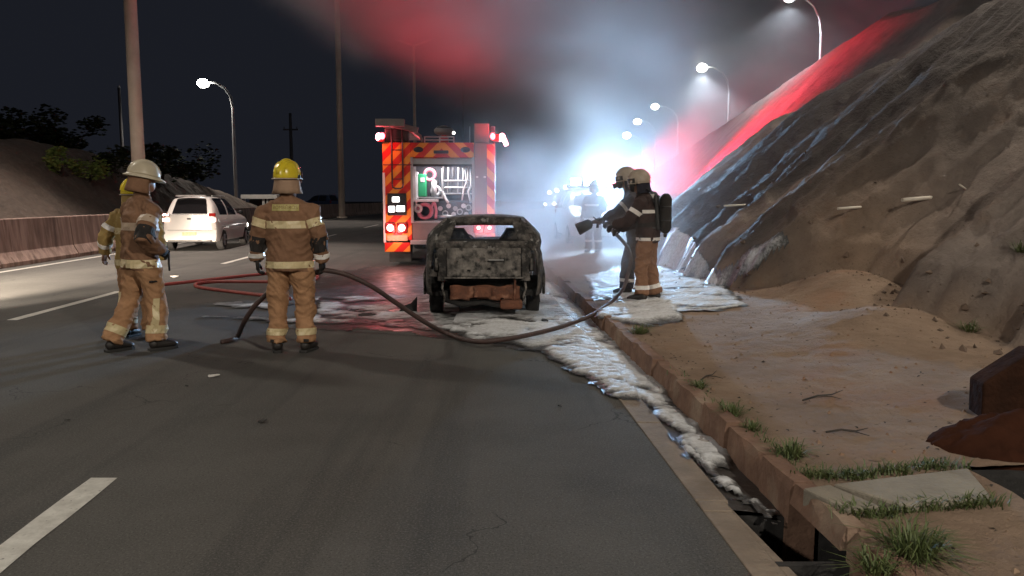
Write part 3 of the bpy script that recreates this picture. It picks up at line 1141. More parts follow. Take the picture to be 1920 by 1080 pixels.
def band(bvh, c, axis, h, rmax=.4, n=26, off_=.007, a0=0, a1=360, lean=None):
    c, axis = Vector(c), Vector(axis).normalized()
    u = axis.cross(Vector((0, 1, 0)) if abs(axis.y) < .9 else Vector((1, 0, 0))).normalized()
    v = axis.cross(u)
    full = (a1 - a0) >= 359
    cols = []
    m = n if full else n + 1
    for k in range(m):
        a = R(a0 + (a1 - a0) * k / n)
        d = u * math.cos(a) + v * math.sin(a)
        q = []
        for s_ in (-h / 2, 0, h / 2):
            p = c + axis * s_
            hit = bvh.ray_cast(p, d, rmax)
            r = (hit[3] if hit[0] is not None else rmax * .6)
            q.append((p, d, r))
        cols.append(q)
    vs_, fs = [], []
    for q in cols:
        for (p, d, r), o2 in ((q[0], -.006), (q[0], off_), (q[1], off_), (q[2], off_), (q[2], -.006)):
            vs_.append(p + d * (r + o2))
    for k in range(n if full else n):
        k2 = (k + 1) % m
        for j in range(5):
            j2 = (j + 1) % 5
            fs.append((k * 5 + j, k2 * 5 + j, k2 * 5 + j2, k * 5 + j2))
    if not full:
        fs.append((0, 1, 2, 3, 4))
        fs.append(tuple(n * 5 + j for j in range(5)))
    return MB().add(vs_, fs)


def glove_mb(wrist, d, nrm, thumb, curl=35, s=1.0):
    """five separate fingers: palm from wrist along d, palm faces nrm, thumb on the side 'thumb'"""
    d, nrm = Vector(d).normalized(), Vector(nrm).normalized()
    side = d.cross(nrm).normalized()
    if side.dot(Vector(thumb)) < 0:
        side = -side
    w0 = Vector(wrist)
    mb = MB()
    mb.tube([w0 - d * .05, w0, w0 + d * .02], [.043 * s, .040 * s, .036 * s], 10)
    # palm
    P = []
    mb.tube([w0, w0 + d * .035, w0 + d * .085, w0 + d * .105], [(.036 * s, .022 * s), (.046 * s, .024 * s), (.047 * s, .021 * s), (.042 * s, .016 * s)], 10) \
        if False else None
    for t in (-1, -.33, .33, 1):
        b = w0 + side * (.028 * t * s)
        mb.tube([b, b + d * .05, b + d * .10], [.017 * s, .0185 * s, .016 * s], 8)
    ln = (.070, .082, .078, .060)
    for k, t in enumerate((1, .36, -.30, -.95)):
        p = w0 + d * .098 + side * (.031 * t * s)
        path = [p]
        ang = R(curl * .7)
        for j, fr in enumerate((.42, .33, .25)):
            dd = d * math.cos(ang) + nrm * math.sin(ang)
            p = p + dd * (ln[k] * fr * s)
            path.append(p)
            ang += R(curl)
        mb.tube(path, [.0125 * s, .012 * s, .0115 * s, .0085 * s], 8)
    p = w0 + d * .03 + side * .03 * s
    t1 = (side * .8 + d * .6 + nrm * .25).normalized()
    t2 = (d * .85 + side * .15 + nrm * .5).normalized()
    mb.tube([p, p + t1 * .035 * s, p + t1 * .035 * s + t2 * .035 * s, p + t1 * .035 * s + t2 * .06 * s], [.016 * s, .0145 * s, .013 * s, .009 * s], 8)
    return mb


def boot(parent, ankle, toe):
    a = Vector(ankle)
    t = Vector(toe).normalized()
    b = MB()
    g = Vector((a.x, a.y, 0))
    b.tube([g + V(0, 0, .2), g + V(0, 0, .13), g + t * .01 + V(0, 0, .075), g + t * .10 + V(0, 0, .062), g + t * .17 + V(0, 0, .05), g + t * .205 + V(0, 0, .043)],
           [.058, .06, (.058, .06), (.052, .046), (.05, .036), (.03, .022)], 12)
    b.ball(g - t * .03 + V(0, 0, .07), (.052, .052, .055))
    o = b.build('boot', M['boot'], parent, smooth=True)
    s_ = t.cross(V(0, 0, 1))
    poly = []
    for (f, w2) in ((-.09, .03), (-.07, .047), (0, .05), (.1, .058), (.17, .052), (.21, .03), (.22, 0)):
        poly.append((f, w2))
    poly = poly + [(f, -w2) for f, w2 in poly[::-1][1:]]
    vs_ = [g + t * f + s_ * w2 + V(0, 0, zz) for zz in (0.0, .028) for f, w2 in poly]
    n = len(poly)
    MB().add(vs_, [tuple(range(n)), tuple(range(n, 2 * n))[::-1]] + [(k, (k + 1) % n, n + (k + 1) % n, n + k) for k in range(n)]).build('sole', M['rubber'], o, bevel=.004)
    return o


def dome(mb, c, r, nu=26, nv=12, low=-.28, flare=0.0):
    vs_, fs = [], []
    for j in range(nv + 1):
        t = j / nv
        th = t * math.acos(low)
        for i in range(nu):
            a = 2 * math.pi * i / nu
            f = 1 + flare * max(0, t - .8) / .2
            vs_.append((c[0] + r[0] * math.sin(th) * math.cos(a) * f, c[1] + r[1] * math.sin(th) * math.sin(a) * f, c[2] + r[2] * math.cos(th)))
    for j in range(nv):
        for i in range(nu):
            i2 = (i + 1) % nu
            fs.append((j * nu + i, (j + 1) * nu + i, (j + 1) * nu + i2, j * nu + i2))
    # inner lip so that the shell has thickness
    n0 = len(vs_)
    last = [vs_[nv * nu + i] for i in range(nu)]
    for i in range(nu):
        p = last[i]
        vs_.append((c[0] + (p[0] - c[0]) * .9, c[1] + (p[1] - c[1]) * .9, p[2] + .002))
    for i in range(nu):
        vs_.append((c[0] + (last[i][0] - c[0]) * .85, c[1] + (last[i][1] - c[1]) * .85, last[i][2] + .06))
    for i in range(nu):
        i2 = (i + 1) % nu
        fs.append((nv * nu + i, n0 + i, n0 + i2, nv * nu + i2))
        fs.append((n0 + i, n0 + nu + i, n0 + nu + i2, n0 + i2))
    fs.append(tuple(n0 + nu + i for i in range(nu)))
    return mb.add(vs_, fs)


def helmet(parent, head, yaw, kind, mt, flap=None, tilt=0.0):
    h = dome(MB(), (0, 0, 0), (.128, .158, .150), low=-.30 if kind == 'euro' else -.05, flare=.05).build('helmet', mt, parent, smooth=True)
    h.location = Vector(head) + Vector((0, -.005, .055))
    h.rotation_euler = (tilt, 0, yaw)
    arc = lambda x, k0, k1, rr=1.0: [(x, .158 * rr * math.sin(R(a)) * math.sqrt(max(0, 1 - (x / .128) ** 2)), .15 * rr * math.cos(R(a)) * math.sqrt(max(0, 1 - (x / .128) ** 2)))
                                     for a in np.linspace(k0, k1, 12)]
    if kind == 'euro':
        MB().tube(arc(0, -88, 70, 1.02), [(.020, .012)] * 12, 8).build('comb', mt, h, smooth=True)
        for sx in (-.062, .062):
            MB().tube(arc(sx, -80, 60, 1.01), [(.007, .006)] * 12, 6).build('rib', mt, h, smooth=True)
        ring = [(.134 * math.cos(R(a)), .165 * math.sin(R(a)), -.046) for a in np.linspace(0, 360, 30)]
        MB().tube(ring, [(.012, .007)] * 30, 6).build('edge_trim', M['helmet_tan'], h, smooth=True)
        vis = MB()
        pts = [(R(a), z) for a in np.linspace(25, 155, 12) for z in (.03, -.03, -.085)]
        vs_ = [(.140 * math.cos(a) * (1 - .08 * (z < -.05)), .172 * math.sin(a), z) for a, z in pts] + [(.132 * math.cos(a) * (1 - .08 * (z < -.05)), .164 * math.sin(a), z) for a, z in pts]
        fs = []
        for k in range(11):
            for j in range(2):
                fs.append((k * 3 + j, k * 3 + j + 1, (k + 1) * 3 + j + 1, (k + 1) * 3 + j))
                fs.append((36 + k * 3 + j, 36 + (k + 1) * 3 + j, 36 + (k + 1) * 3 + j + 1, 36 + k * 3 + j + 1))
        vis.add(vs_, fs).build('visor', M['visor'], h, smooth=True)
        for sx in (-1, 1):
            MB().ball((.128 * sx, .02, -.03), (.014, .03, .028)).build('ear_hub', M['black'] if mt is M['helmet_yellow'] else M['helmet_tan'], h, smooth=True)
    else:
        n = 30
        vs_, fs = [], []
        for i in range(n):
            a = 2 * math.pi * i / n
            ex = .014 + .042 * max(0, math.sin(a)) + .022 * max(0, -math.sin(a))
            for rr, z in ((.97, .012), (1.0, -.004), (1 + ex / .14, -.03), (1 + ex / .14, -.042), (1.0, -.02), (.9, -.01)):
                vs_.append((.130 * rr * math.cos(a), .160 * rr * math.sin(a), z))
        for i in range(n):
            i2 = (i + 1) % n
            for j in range(6):
                j2 = (j + 1) % 6
                fs.append((i * 6 + j, i2 * 6 + j, i2 * 6 + j2, i * 6 + j2))
        MB().add(vs_, fs).build('brim', mt, h, smooth=True)
        MB().tube(arc(0, -86, 80, 1.02), [(.014, .010)] * 12, 8).build('comb', mt, h, smooth=True)
    if flap is not None:
        n, rows = 18, 5
        vs_, fs = [], []
        for j in range(rows):
            t = j / (rows - 1)
            for i in range(n + 1):
                a = R(160 + 220 * i / n)
                wv = 1 + .06 * math.sin(i * 1.9 + j) * t
                rx = (.120 + .03 * t) * wv
                ry = (.148 + .01 * t) * wv
                vs_.append((rx * math.cos(a), ry * math.sin(a), -.035 - .16 * t))
        m = n + 1
        for j in range(rows - 1):
            for i in range(n):
                fs.append((j * m + i, j * m + i + 1, (j + 1) * m + i + 1, (j + 1) * m + i))
        o = MB().add(vs_, fs).build('neck_flap', flap, h, smooth=True)
        sd = o.modifiers.new('thick', 'SOLIDIFY')
        sd.thickness = .008
    return h


def person(label, loc, yaw, pose, coat, pants, group=None, cuff=None, arm_skin=None, scale=1.0, voxel=.013):
    """one continuous figure; pose gives the joints in the figure's own frame (+Y ahead, feet at z = 0)"""
    P = {k: Vector(v) for k, v in pose.items()}
    segs, mb = [], MB()

    def seg(path, rad, lab, n=14):
        mb.tube(path, rad, n)
        for (a, b, r0, r1) in zip(path[:-1], path[1:], rad[:-1], rad[1:]):
            f = lambda r: (max(r) * .8 + min(r) * .2) if hasattr(r, '__len__') else r
            segs.append((Vector(a), Vector(b), f(r0), f(r1), lab))
    hem, waist, chest, shl, neck, head = [P[k] for k in ('hem', 'waist', 'chest', 'shl', 'neck', 'head')]
    seg([hem, hem.lerp(waist, .25), waist, waist.lerp(chest, .6), chest, shl, shl.lerp(neck, .55)],
        [(.238, .172), (.236, .170), (.226, .160), (.232, .162), (.236, .156), (.185, .118), (.105, .09)], 0, 22)
    seg([shl.lerp(neck, .3), neck, neck.lerp(head, .5)], [.088, .078, .064], 0)        # collar
    seg([neck, head - V(0, 0, .06)], [.058, .060], 2)
    mb.ball(head, (.078, .098, .118), 16, 12)
    hd = P.get('look', V(0, 1, 0)).normalized()
    sdv = hd.cross(V(0, 0, 1))
    mb.ball(head + hd * .055 - V(0, 0, .055), (.055, .05, .062), 12, 8)                     # jaw
    mb.tube([head + hd * .088 + V(0, 0, .02), head + hd * .112 - V(0, 0, .025)], [.012, .017], 8)  # nose
    for s_ in (-1, 1):
        mb.ball(head + sdv * (.082 * s_) - V(0, 0, .01), (.014, .022, .034), 8, 6)
    segs.append((head - V(0, 0, .1), head + V(0, 0, .06), .10, .10, 2))
    for s_ in 'lr':
        sh, el, wr = P['sh_' + s_], P['el_' + s_], P['wr_' + s_]
        lab = 0 if arm_skin is None else arm_skin.get(s_, 0)
        seg([sh.lerp(chest, .35) + V(0, 0, .03), sh, sh.lerp(el, .5), el, el.lerp(wr, .55), wr], [.105, .098, .088, .078, .072, .066], lab)
        segs.append((wr, wr + (wr - el).normalized() * .1, .04, .04, 3))
        hp, kn, an = P['hp_' + s_], P['kn_' + s_], P['an_' + s_]
        low = an + (an - kn).normalized() * .035
        seg([hp.lerp(waist, .3), hp, hp.lerp(kn, .5), kn, kn.lerp(an, .5), an, low], [.13, .135, .120, .104, .098, .100, .102], 1)
    me = remesh(mb.mesh('body_src'), voxel)
    # cloth folds
    co = np.empty(len(me.vertices) * 3)
    me.vertices.foreach_get('co', co)
    co = co.reshape(-1, 3)
    no = np.empty(len(me.vertices) * 3)
    me.vertices.foreach_get('normal', no)
    no = no.reshape(-1, 3)
    sd = (hash(label) % 97) * .37 if False else len(label) * .37
    f1 = ridged(co[:, 0] * 4.2 + sd + 1.5 * co[:, 2], co[:, 2] * 6.5 + co[:, 1] * 4 + sd, 3) - .6
    f2 = fbm(co[:, 0] * 9 + sd, co[:, 2] * 8 + co[:, 1] * 9, 3) - .5
    amp = np.where(np.linalg.norm(co - np.array(head), axis=1) < .16, 0.0, 1.0)
    f3 = ridged(co[:, 0] * 2.2 + co[:, 1] * 3 + sd, co[:, 2] * 15 + 3.0 * np.sin(co[:, 0] * 9 + sd), 2) - .6
    co += no * ((f1 * .040 + f2 * .024 + f3 * .026) * amp)[:, None]
    me.vertices.foreach_set('co', co.reshape(-1))
    me.update()
    fc = np.empty(len(me.polygons) * 3)
    me.polygons.foreach_get('center', fc)
    fc = fc.reshape(-1, 3)
    best = np.full(len(fc), 1e9)
    lab = np.zeros(len(fc), int)
    for a, b, r0, r1, l in segs:
        a_, d = np.array(a), np.array(b - a)
        t = np.clip(((fc - a_) @ d) / max(1e-9, d @ d), 0, 1)
        q = np.linalg.norm(fc - a_ - t[:, None] * d, axis=1) - (r0 + (r1 - r0) * t)
        m = q < best
        best[m] = q[m]
        lab[m] = l
    hz_ = np.array(hem)[2]
    lab[(lab == 0) & (fc[:, 2] < hz_ - .015) & (np.abs(fc[:, 0] - hem.x) < .25)] = 1
    lab[(lab == 1) & (fc[:, 2] > hz_ + .02)] = 0
    for q in (coat, pants, M['skin'], M['black_cloth'], M['lit_coat']):
        me.materials.append(q)
    me.polygons.foreach_set('material_index', lab.astype(np.int32))
    me.polygons.foreach_set('use_smooth', [True] * len(me.polygons))
    me.update()
    me.name = 'person'
    o = bpy.data.objects.new('person', me)
    COL.objects.link(o)
    o.location = loc
    o.rotation_euler = (0, 0, yaw)
    o.scale = (scale,) * 3
    tag(o, label, 'person', group)
    bvh = BVHTree.FromPolygons([v.co[:] for v in me.vertices], [p.vertices[:] for p in me.polygons])
    for s_ in 'lr':
        boot(o, P['an_' + s_], P.get('toe_' + s_, V(0, 1, 0)))
    return o, bvh, P


def put_band(o, bvh, c, axis, h, mt, name='reflective_band', rmax=.4, **k):
    return band(bvh, c, axis, h, rmax, **k).build(name, mt, o, smooth=False)


def limb_band(o, bvh, a, b, t, h, mt, name='reflective_band', rmax=.16):
    return put_band(o, bvh, a.lerp(b, t), b - a, h, mt, name, rmax, n=18)


STAND = dict(hem=(0, 0, .87), waist=(0, 0, 1.08), chest=(0, -.01, 1.40), shl=(0, 0, 1.55), neck=(0, .01, 1.64), head=(0, .03, 1.79),
             sh_l=(-.235, 0, 1.47), el_l=(-.315, -.03, 1.17), wr_l=(-.325, .04, .955), sh_r=(.235, 0, 1.47), el_r=(.315, -.03, 1.17), wr_r=(.325, .04, .955),
             hp_l=(-.115, 0, .92), kn_l=(-.135, .03, .52), an_l=(-.15, 0, .14), hp_r=(.115, 0, .92), kn_r=(.135, .03, .52), an_r=(.15, 0, .14))
FG = 'firefighters at the burnt car'

# --- firefighter in the middle, back to us, holding the hose at his hips
p2 = dict(STAND)
p2.update(el_l=(-.325, -.02, 1.18), wr_l=(-.335, .03, .965), el_r=(.325, -.02, 1.18), wr_r=(.325, .05, .955), toe_l=(-.25, 1, 0), toe_r=(.3, 1, 0), look=(.3, 1, 0))
o, bv, P = person('person in yellow helmet seen from behind, hose across the hips, name patch on tan coat', (-2.31, 8.28, 0), R(3), p2, M['coat'], M['trousers'], FG)
put_band(o, bv, (0, 0, 1.335), (0, 0, 1), .075, M['tape'], rmax=.30)
put_band(o, bv, (0, 0, .925), (0, 0, 1), .068, M['tape'], rmax=.32)
for s_ in 'lr':
    limb_band(o, bv, P['sh_' + s_], P['el_' + s_], .42, .085, M['tape'])
    limb_band(o, bv, P['sh_' + s_], P['wr_' + s_], .665, .155, M['black_cloth'], 'elbow_patch')
    limb_band(o, bv, P['el_' + s_], P['wr_' + s_], .72, .05, M['silver_tape'])
    limb_band(o, bv, P['kn_' + s_], P['an_' + s_], .80, .07, M['tape'])
    glove_mb(P['wr_' + s_], (0, .08, -1), (.9 if s_ == 'l' else -.9, .25, 0), (0, 1, 0), 38, 1.15).build('glove', M['black_cloth'], o, smooth=True)
    q = P['an_' + s_]
    MB().box((q.x + (.02 if s_ == 'r' else -.02), -.100, .135), (.055, .012, .028)).build('ankle_tab', M['black_cloth'], o, bevel=.003)
pt = MB()
hits = []
for xx in np.linspace(-.135, .135, 9):
    col = []
    for zz in (1.475, 1.54):
        h = bv.ray_cast(V(xx, -.6, zz), V(0, 1, 0))
        col.append(V(xx, (h[0].y if h[0] else -.14), zz))
    hits.append(col)
vs_, fs = [], []
for c0, c1 in hits:
    vs_ += [c0 + V(0, -.008, 0), c1 + V(0, -.008, 0), c0 + V(0, .01, 0), c1 + V(0, .01, 0)]
for k in range(8):
    a, b = k * 4, k * 4 + 4
    fs += [(a, b, b + 1, a + 1), (a + 1, b + 1, b + 3, a + 3), (a + 2, a + 3, b + 3, b + 2), (a, a + 2, b + 2, b)]
fs += [(0, 1, 3, 2), (32, 34, 35, 33)]
patch = pt.add(vs_, fs).build('name_patch', M['patch'], o)


def text_mesh(txt, size, name, mt, parent, loc, rot, ext=.002, align='CENTER'):
    cu = bpy.data.curves.new(name, 'FONT')
    cu.body = txt
    cu.size = size
    cu.align_x = align
    cu.align_y = 'CENTER'
    cu.extrude = ext
    cu.resolution_u = 3
    t = bpy.data.objects.new('text_tmp', cu)
    COL.objects.link(t)
    dg = bpy.context.evaluated_depsgraph_get()
    dg.update()
    me = bpy.data.meshes.new_from_object(t.evaluated_get(dg))
    bpy.data.objects.remove(t)
    q = link(name, me, mt, parent)
    q.location = loc
    q.rotation_euler = rot
    return q


ym = sum(c0.y for c0, c1 in hits) / 9
tm = text_mesh('BOMBEIROS', .052, 'lettering', M['letter'], patch, (0, 0, 0), (0, 0, 0))
for v in tm.data.vertices:       # wrap the lettering on the patch
    x, z = v.co.x * .90, v.co.y
    k = min(7, max(0, int((x + .135) / .27 * 8)))
    f = (x + .135) / .27 * 8 - k
    g = (z + .0325) / .065
    yy_ = (hits[k][0].y * (1 - f) + hits[k + 1][0].y * f) * (1 - g) + (hits[k][1].y * (1 - f) + hits[k + 1][1].y * f) * g
    v.co = (x, yy_ - .0095 - v.co.z * .5, 1.5075 + z)
helmet(o, P['head'], R(-22), 'euro', M['helmet_yellow'], M['flap'])

# --- firefighter on the left in the white brimmed helmet, turned to the right
p1 = dict(STAND)
p1.update(chest=(0, .02, 1.40), shl=(0, .03, 1.55), neck=(0, .05, 1.64), head=(0, .09, 1.78),
          sh_r=(.235, .03, 1.46), el_r=(.36, -.13, 1.20), wr_r=(.25, .10, 1.06), sh_l=(-.235, .03, 1.47), el_l=(-.32, .06, 1.19), wr_l=(-.20, .25, 1.06),
          hp_l=(-.11, -.01, .92), kn_l=(-.13, -.06, .52), an_l=(-.13, -.27, .14), hp_r=(.115, .01, .92), kn_r=(.13, .09, .53), an_r=(.15, .06, .14),
          toe_r=(.15, 1, 0), toe_l=(.0, 1, 0))
o, bv, P = person('person in white brimmed helmet with elbow bent, half turned beside the white car', (-3.92, 8.42, 0), R(-40), p1, M['coat'], M['trousers'], FG)
put_band(o, bv, (0, .01, 1.31), (0, 0, 1), .08, M['tape_grey'], rmax=.30)
put_band(o, bv, (0, 0, .925), (0, 0, 1), .085, M['tape'], rmax=.32)
put_band(o, bv, (0, .02, 1.485), (0, -.1, 1), .05, M['tape_grey'], 'shoulder_band', rmax=.2, a0=200, a1=340)
for s_ in 'lr':
    limb_band(o, bv, P['sh_' + s_], P['el_' + s_], .40, .085, M['tape_grey'])
    limb_band(o, bv, P['sh_' + s_], P['el_' + s_], .88, .15, M['black_cloth'], 'elbow_patch')
    limb_band(o, bv, P['kn_' + s_], P['an_' + s_], .78, .085, M['tape'])
    w_ = P['wr_' + s_]
    glove_mb(w_, (w_ - P['el_' + s_]), (-1 if s_ == 'r' else 1, 0, -.2), (0, .3, 1), 45, 1.1).build('glove', M['black_cloth'], o, smooth=True)
# long tape down the outside of the right leg
k0, k1 = P['kn_r'] + V(0, 0, .03), P['an_r'] + V(0, 0, .06)
vs_, fs = [], []
for i in range(9):
    c = k0.lerp(k1, i / 8)
    for dy in (-.028, 0, .028):
        h = bv.ray_cast(c + V(.4, -.05 + dy, 0), V(-1, 0, 0))
        x = h[0].x if h[0] else c.x + .1
        vs_ += [V(x + .007, c.y - .05 + dy, c.z), V(x - .01, c.y - .05 + dy, c.z)]
for i in range(8):
    for j in range(2):
        a = i * 6 + j * 2
        fs += [(a, a + 2, a + 8, a + 6)]
        fs += [(a + 1, a + 7, a + 9, a + 3)]
    fs += [(i * 6, i * 6 + 6, i * 6 + 7, i * 6 + 1), (i * 6 + 4, i * 6 + 5, i * 6 + 11, i * 6 + 10)]
MB().add(vs_, fs).build('side_tape', M['tape'], o)
MB().tube([(.20, .16, 1.10), (.22, .20, 1.0), (.23, .19, .92), (.20, .21, .84)], [.012, .012, .012, .010], 8).build('hanging_strap', M['black_cloth'], o, smooth=True)
MB().box((.235, .02, .74), (.02, .10, .02), (0, 0, .1)).build('pocket_tab', M['black_cloth'], o, bevel=.003)
helmet(o, P['head'] + V(0, 0, .012), R(-14), 'brim', M['helmet_white'], M['coat'], tilt=R(-12))

# --- third one, mostly hidden behind him
p1b = dict(STAND)
p1b.update(sh_l=(-.225, .0, 1.46), el_l=(-.36, -.03, 1.22), wr_l=(-.44, .06, 1.03), head=(0, .05, 1.72), neck=(0, .02, 1.60), shl=(0, 0, 1.52))
o, bv, P = person('person in yellow helmet and pale coat standing half hidden at far left', (-4.31, 9.15, 0), R(-8), p1b, M['lit_coat'], M['trousers'], FG, scale=.95)
put_band(o, bv, (0, 0, 1.30), (0, 0, 1), .075, M['tape'], rmax=.3)
put_band(o, bv, (0, 0, .925), (0, 0, 1), .07, M['tape'], rmax=.32)
limb_band(o, bv, P['sh_l'], P['el_l'], .5, .06, M['silver_tape'])
limb_band(o, bv, P['el_l'], P['wr_l'], .45, .05, M['silver_tape'])
limb_band(o, bv, P['kn_l'], P['an_l'], .12, .16, M['tape'], 'knee_patch')
limb_band(o, bv, P['kn_l'], P['an_l'], .8, .07, M['tape'])
glove_mb(P['wr_l'], (-.3, .1, -1), (1, .1, 0), (0, 1, 0), 25, 1.0).build('hand', M['skin'], o, smooth=True)
helmet(o, P['head'], R(-35), 'euro', M['helmet_yellow'], M['lit_coat'])


# --- two on the kerb with the nozzle
def scba(o, c, tilt=0.0):
    """breathing set on the back (local -Y): carrying plate > cylinder, valve, straps"""
    b = MB().box((0, c[1] + .055, c[2]), (.27, .05, .50), (tilt, 0, 0)).build('carrying_plate', M['black'], o, bevel=.015)
    cyl = MB()
    y, z = c[1] - .055, c[2]
    cyl.tube([(0, y, z - .30), (0, y, z - .27), (0, y, z - .22), (0, y, z + .19), (0, y, z + .245), (0, y, z + .27)], [.035, .07, .088, .088, .06, .03], 18)
    cyl.build('cylinder', M['black_cloth'], b, smooth=True)
    MB().tube([(0, y, z - .36), (0, y, z - .29)], [.022, .026], 10).build('valve', M['dark_metal'], b, smooth=True)
    for q in (.08, -.12):
        MB().torus((0, y + .01, z + q), .094, .009, 'Z', 20, 6).build('cylinder_strap', M['black'], b, smooth=True)
    for sx in (-.11, .11):
        MB().tube([(sx, c[1] + .04, z + .22), (sx, .02, z + .34), (sx, .17, z + .22), (sx, .19, z - .02), (sx * 1.5, .12, z - .22), (sx * 1.6, c[1] + .05, z - .22)],
                  [(.020, .007)] * 6, 8).build('shoulder_strap', M['black'], o, smooth=True)
    return b


zs4 = float(zland(np.array([1.97]), np.array([11.4]))[0][0]) + .0
p4 = dict(STAND)
p4.update(chest=(0, .05, 1.36), shl=(0, .08, 1.50), neck=(0, .11, 1.58), head=(0, .15, 1.71), waist=(0, .01, 1.06),
          sh_l=(-.225, .09, 1.42), el_l=(-.27, .24, 1.17), wr_l=(-.15, .46, 1.10), sh_r=(.225, .09, 1.42), el_r=(.26, .22, 1.14), wr_r=(.12, .42, 1.05),
          an_l=(-.15, .06, .14), kn_l=(-.13, .07, .52), an_r=(.14, -.10, .14), kn_r=(.13, .0, .52), toe_l=(-.1, 1, 0), toe_r=(.1, 1, 0))
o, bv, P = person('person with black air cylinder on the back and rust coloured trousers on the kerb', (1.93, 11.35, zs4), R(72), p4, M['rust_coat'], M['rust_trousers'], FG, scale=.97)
put_band(o, bv, (0, .05, 1.31), (0, 0, 1), .05, M['silver_tape'], rmax=.32)
put_band(o, bv, (0, 0, .915), (0, 0, 1), .045, M['silver_tape'], rmax=.34)
put_band(o, bv, (0, 0, 1.12), (0, .1, 1), .06, M['black_cloth'], 'waist_belt', rmax=.34)
for s_ in 'lr':
    limb_band(o, bv, P['kn_' + s_], P['an_' + s_], .82, .06, M['silver_tape'])
    limb_band(o, bv, P['sh_' + s_], P['el_' + s_], .45, .06, M['silver_tape'])
    w_ = P['wr_' + s_]
    glove_mb(w_, w_ - P['el_' + s_], (0, 0, -1), (1 if s_ == 'l' else -1, 0, 0), 45, 1.1).build('glove', M['black_cloth'], o, smooth=True)
scba(o, (0, -.19, 1.30), R(-6))
MB().box((.115, -.03, 1.53), (.07, .10, .05), (0, .2, 0)).build('shoulder_patch', M['silver_tape'], o, bevel=.006)
MB().ball(P['head'] + V(0, .085, -.035), (.07, .06, .085)).build('face_mask', M['black'], o, smooth=True)
helmet(o, P['head'], R(12), 'euro', M['helmet_tan'], M['dark_coat'], tilt=R(-6))

zs3 = float(zland(np.array([1.80]), np.array([12.45]))[0][0])
p3 = dict(STAND)
p3.update(chest=(0, .07, 1.38), shl=(0, .11, 1.52), neck=(0, .14, 1.60), head=(0, .19, 1.73), waist=(0, .01, 1.07),
          sh_l=(-.225, .12, 1.43), el_l=(-.26, .34, 1.24), wr_l=(-.12, .50, 1.17), sh_r=(.225, .12, 1.43), el_r=(.27, .26, 1.16), wr_r=(.10, .42, 1.10),
          an_l=(-.15, .16, .14), kn_l=(-.13, .14, .52), an_r=(.15, -.16, .14), kn_r=(.14, -.02, .52), toe_l=(0, 1, 0), toe_r=(.2, 1, 0))
o3, bv, P = person('person in dark gear and face mask aiming the hose nozzle towards the car', (1.93, 12.3, zs3), R(84), p3, M['dark_coat'], M['dark_coat'], FG, scale=1.0)
put_band(o3, bv, (0, .06, 1.31), (0, 0, 1), .045, M['silver_tape'], rmax=.32)
for s_ in 'lr':
    limb_band(o3, bv, P['kn_' + s_], P['an_' + s_], .78, .05, M['silver_tape'])
    limb_band(o3, bv, P['sh_' + s_], P['el_' + s_], .5, .05, M['silver_tape'])
    w_ = P['wr_' + s_]
    glove_mb(w_, w_ - P['el_' + s_], (0, 0, -1), (1 if s_ == 'l' else -1, 0, 0), 50, 1.1).build('glove', M['black_cloth'], o3, smooth=True)
scba(o3, (0, -.17, 1.30), R(-8))
MB().ball(P['head'] + V(0, .09, -.03), (.075, .062, .09)).build('face_mask', M['black'], o3, smooth=True)
MB().tube([P['head'] + V(0, .135, -.06), P['head'] + V(0, .20, -.085)], [.035, .042], 12).build('mask_filter', M['black'], o3, smooth=True)
helmet(o3, P['head'], R(4), 'euro', M['helmet_tan'], M['dark_coat'], tilt=R(-8))
NOZ = o3.matrix_basis @ (P['wr_l'] + V(.05, .09, -.02))
NOZR = o3.matrix_basis @ (P['wr_r'] + V(-.03, .08, -.03))

zs5 = float(zland(np.array([2.05]), np.array([18.0]))[0][0])
p5 = dict(STAND)
p5.update(el_l=(-.33, .08, 1.18), wr_l=(-.22, .26, 1.10))
o, bv, P = person('person in dark gear with pale bands standing in smoke beyond the nozzle', (2.2, 21.6, .15), R(150), p5, M['dark_coat'], M['dark_coat'], FG, voxel=.02, scale=.97)
put_band(o, bv, (0, 0, 1.31), (0, 0, 1), .06, M['silver_tape'], rmax=.32)
put_band(o, bv, (0, 0, .925), (0, 0, 1), .05, M['silver_tape'], rmax=.32)
for s_ in 'lr':
    limb_band(o, bv, P['kn_' + s_], P['an_' + s_], .5, .06, M['silver_tape'])
    w_ = P['wr_' + s_]
    glove_mb(w_, w_ - P['el_' + s_], (0, 1, 0), (1 if s_ == 'l' else -1, 0, 0), 35, 1.1).build('glove', M['black_cloth'], o, smooth=True)
helmet(o, P['head'], 0, 'euro', M['helmet_tan'], M['dark_coat'])


# ================================================================== HOSES AND NOZZLE
def spline(pts, n=8):
    pts = [Vector(p) for p in pts]
    q = [pts[0] * 2 - pts[1]] + pts + [pts[-1] * 2 - pts[-2]]
    out = []
    for i in range(1, len(q) - 2):
        a, b, c, d = q[i - 1:i + 3]
        for k in range(n):
            t = k / n
            out.append(.5 * ((2 * b) + (c - a) * t + (2 * a - 5 * b + 4 * c - d) * t * t + (3 * b - a - 3 * c + d) * t ** 3))
    return out + [pts[-1]]


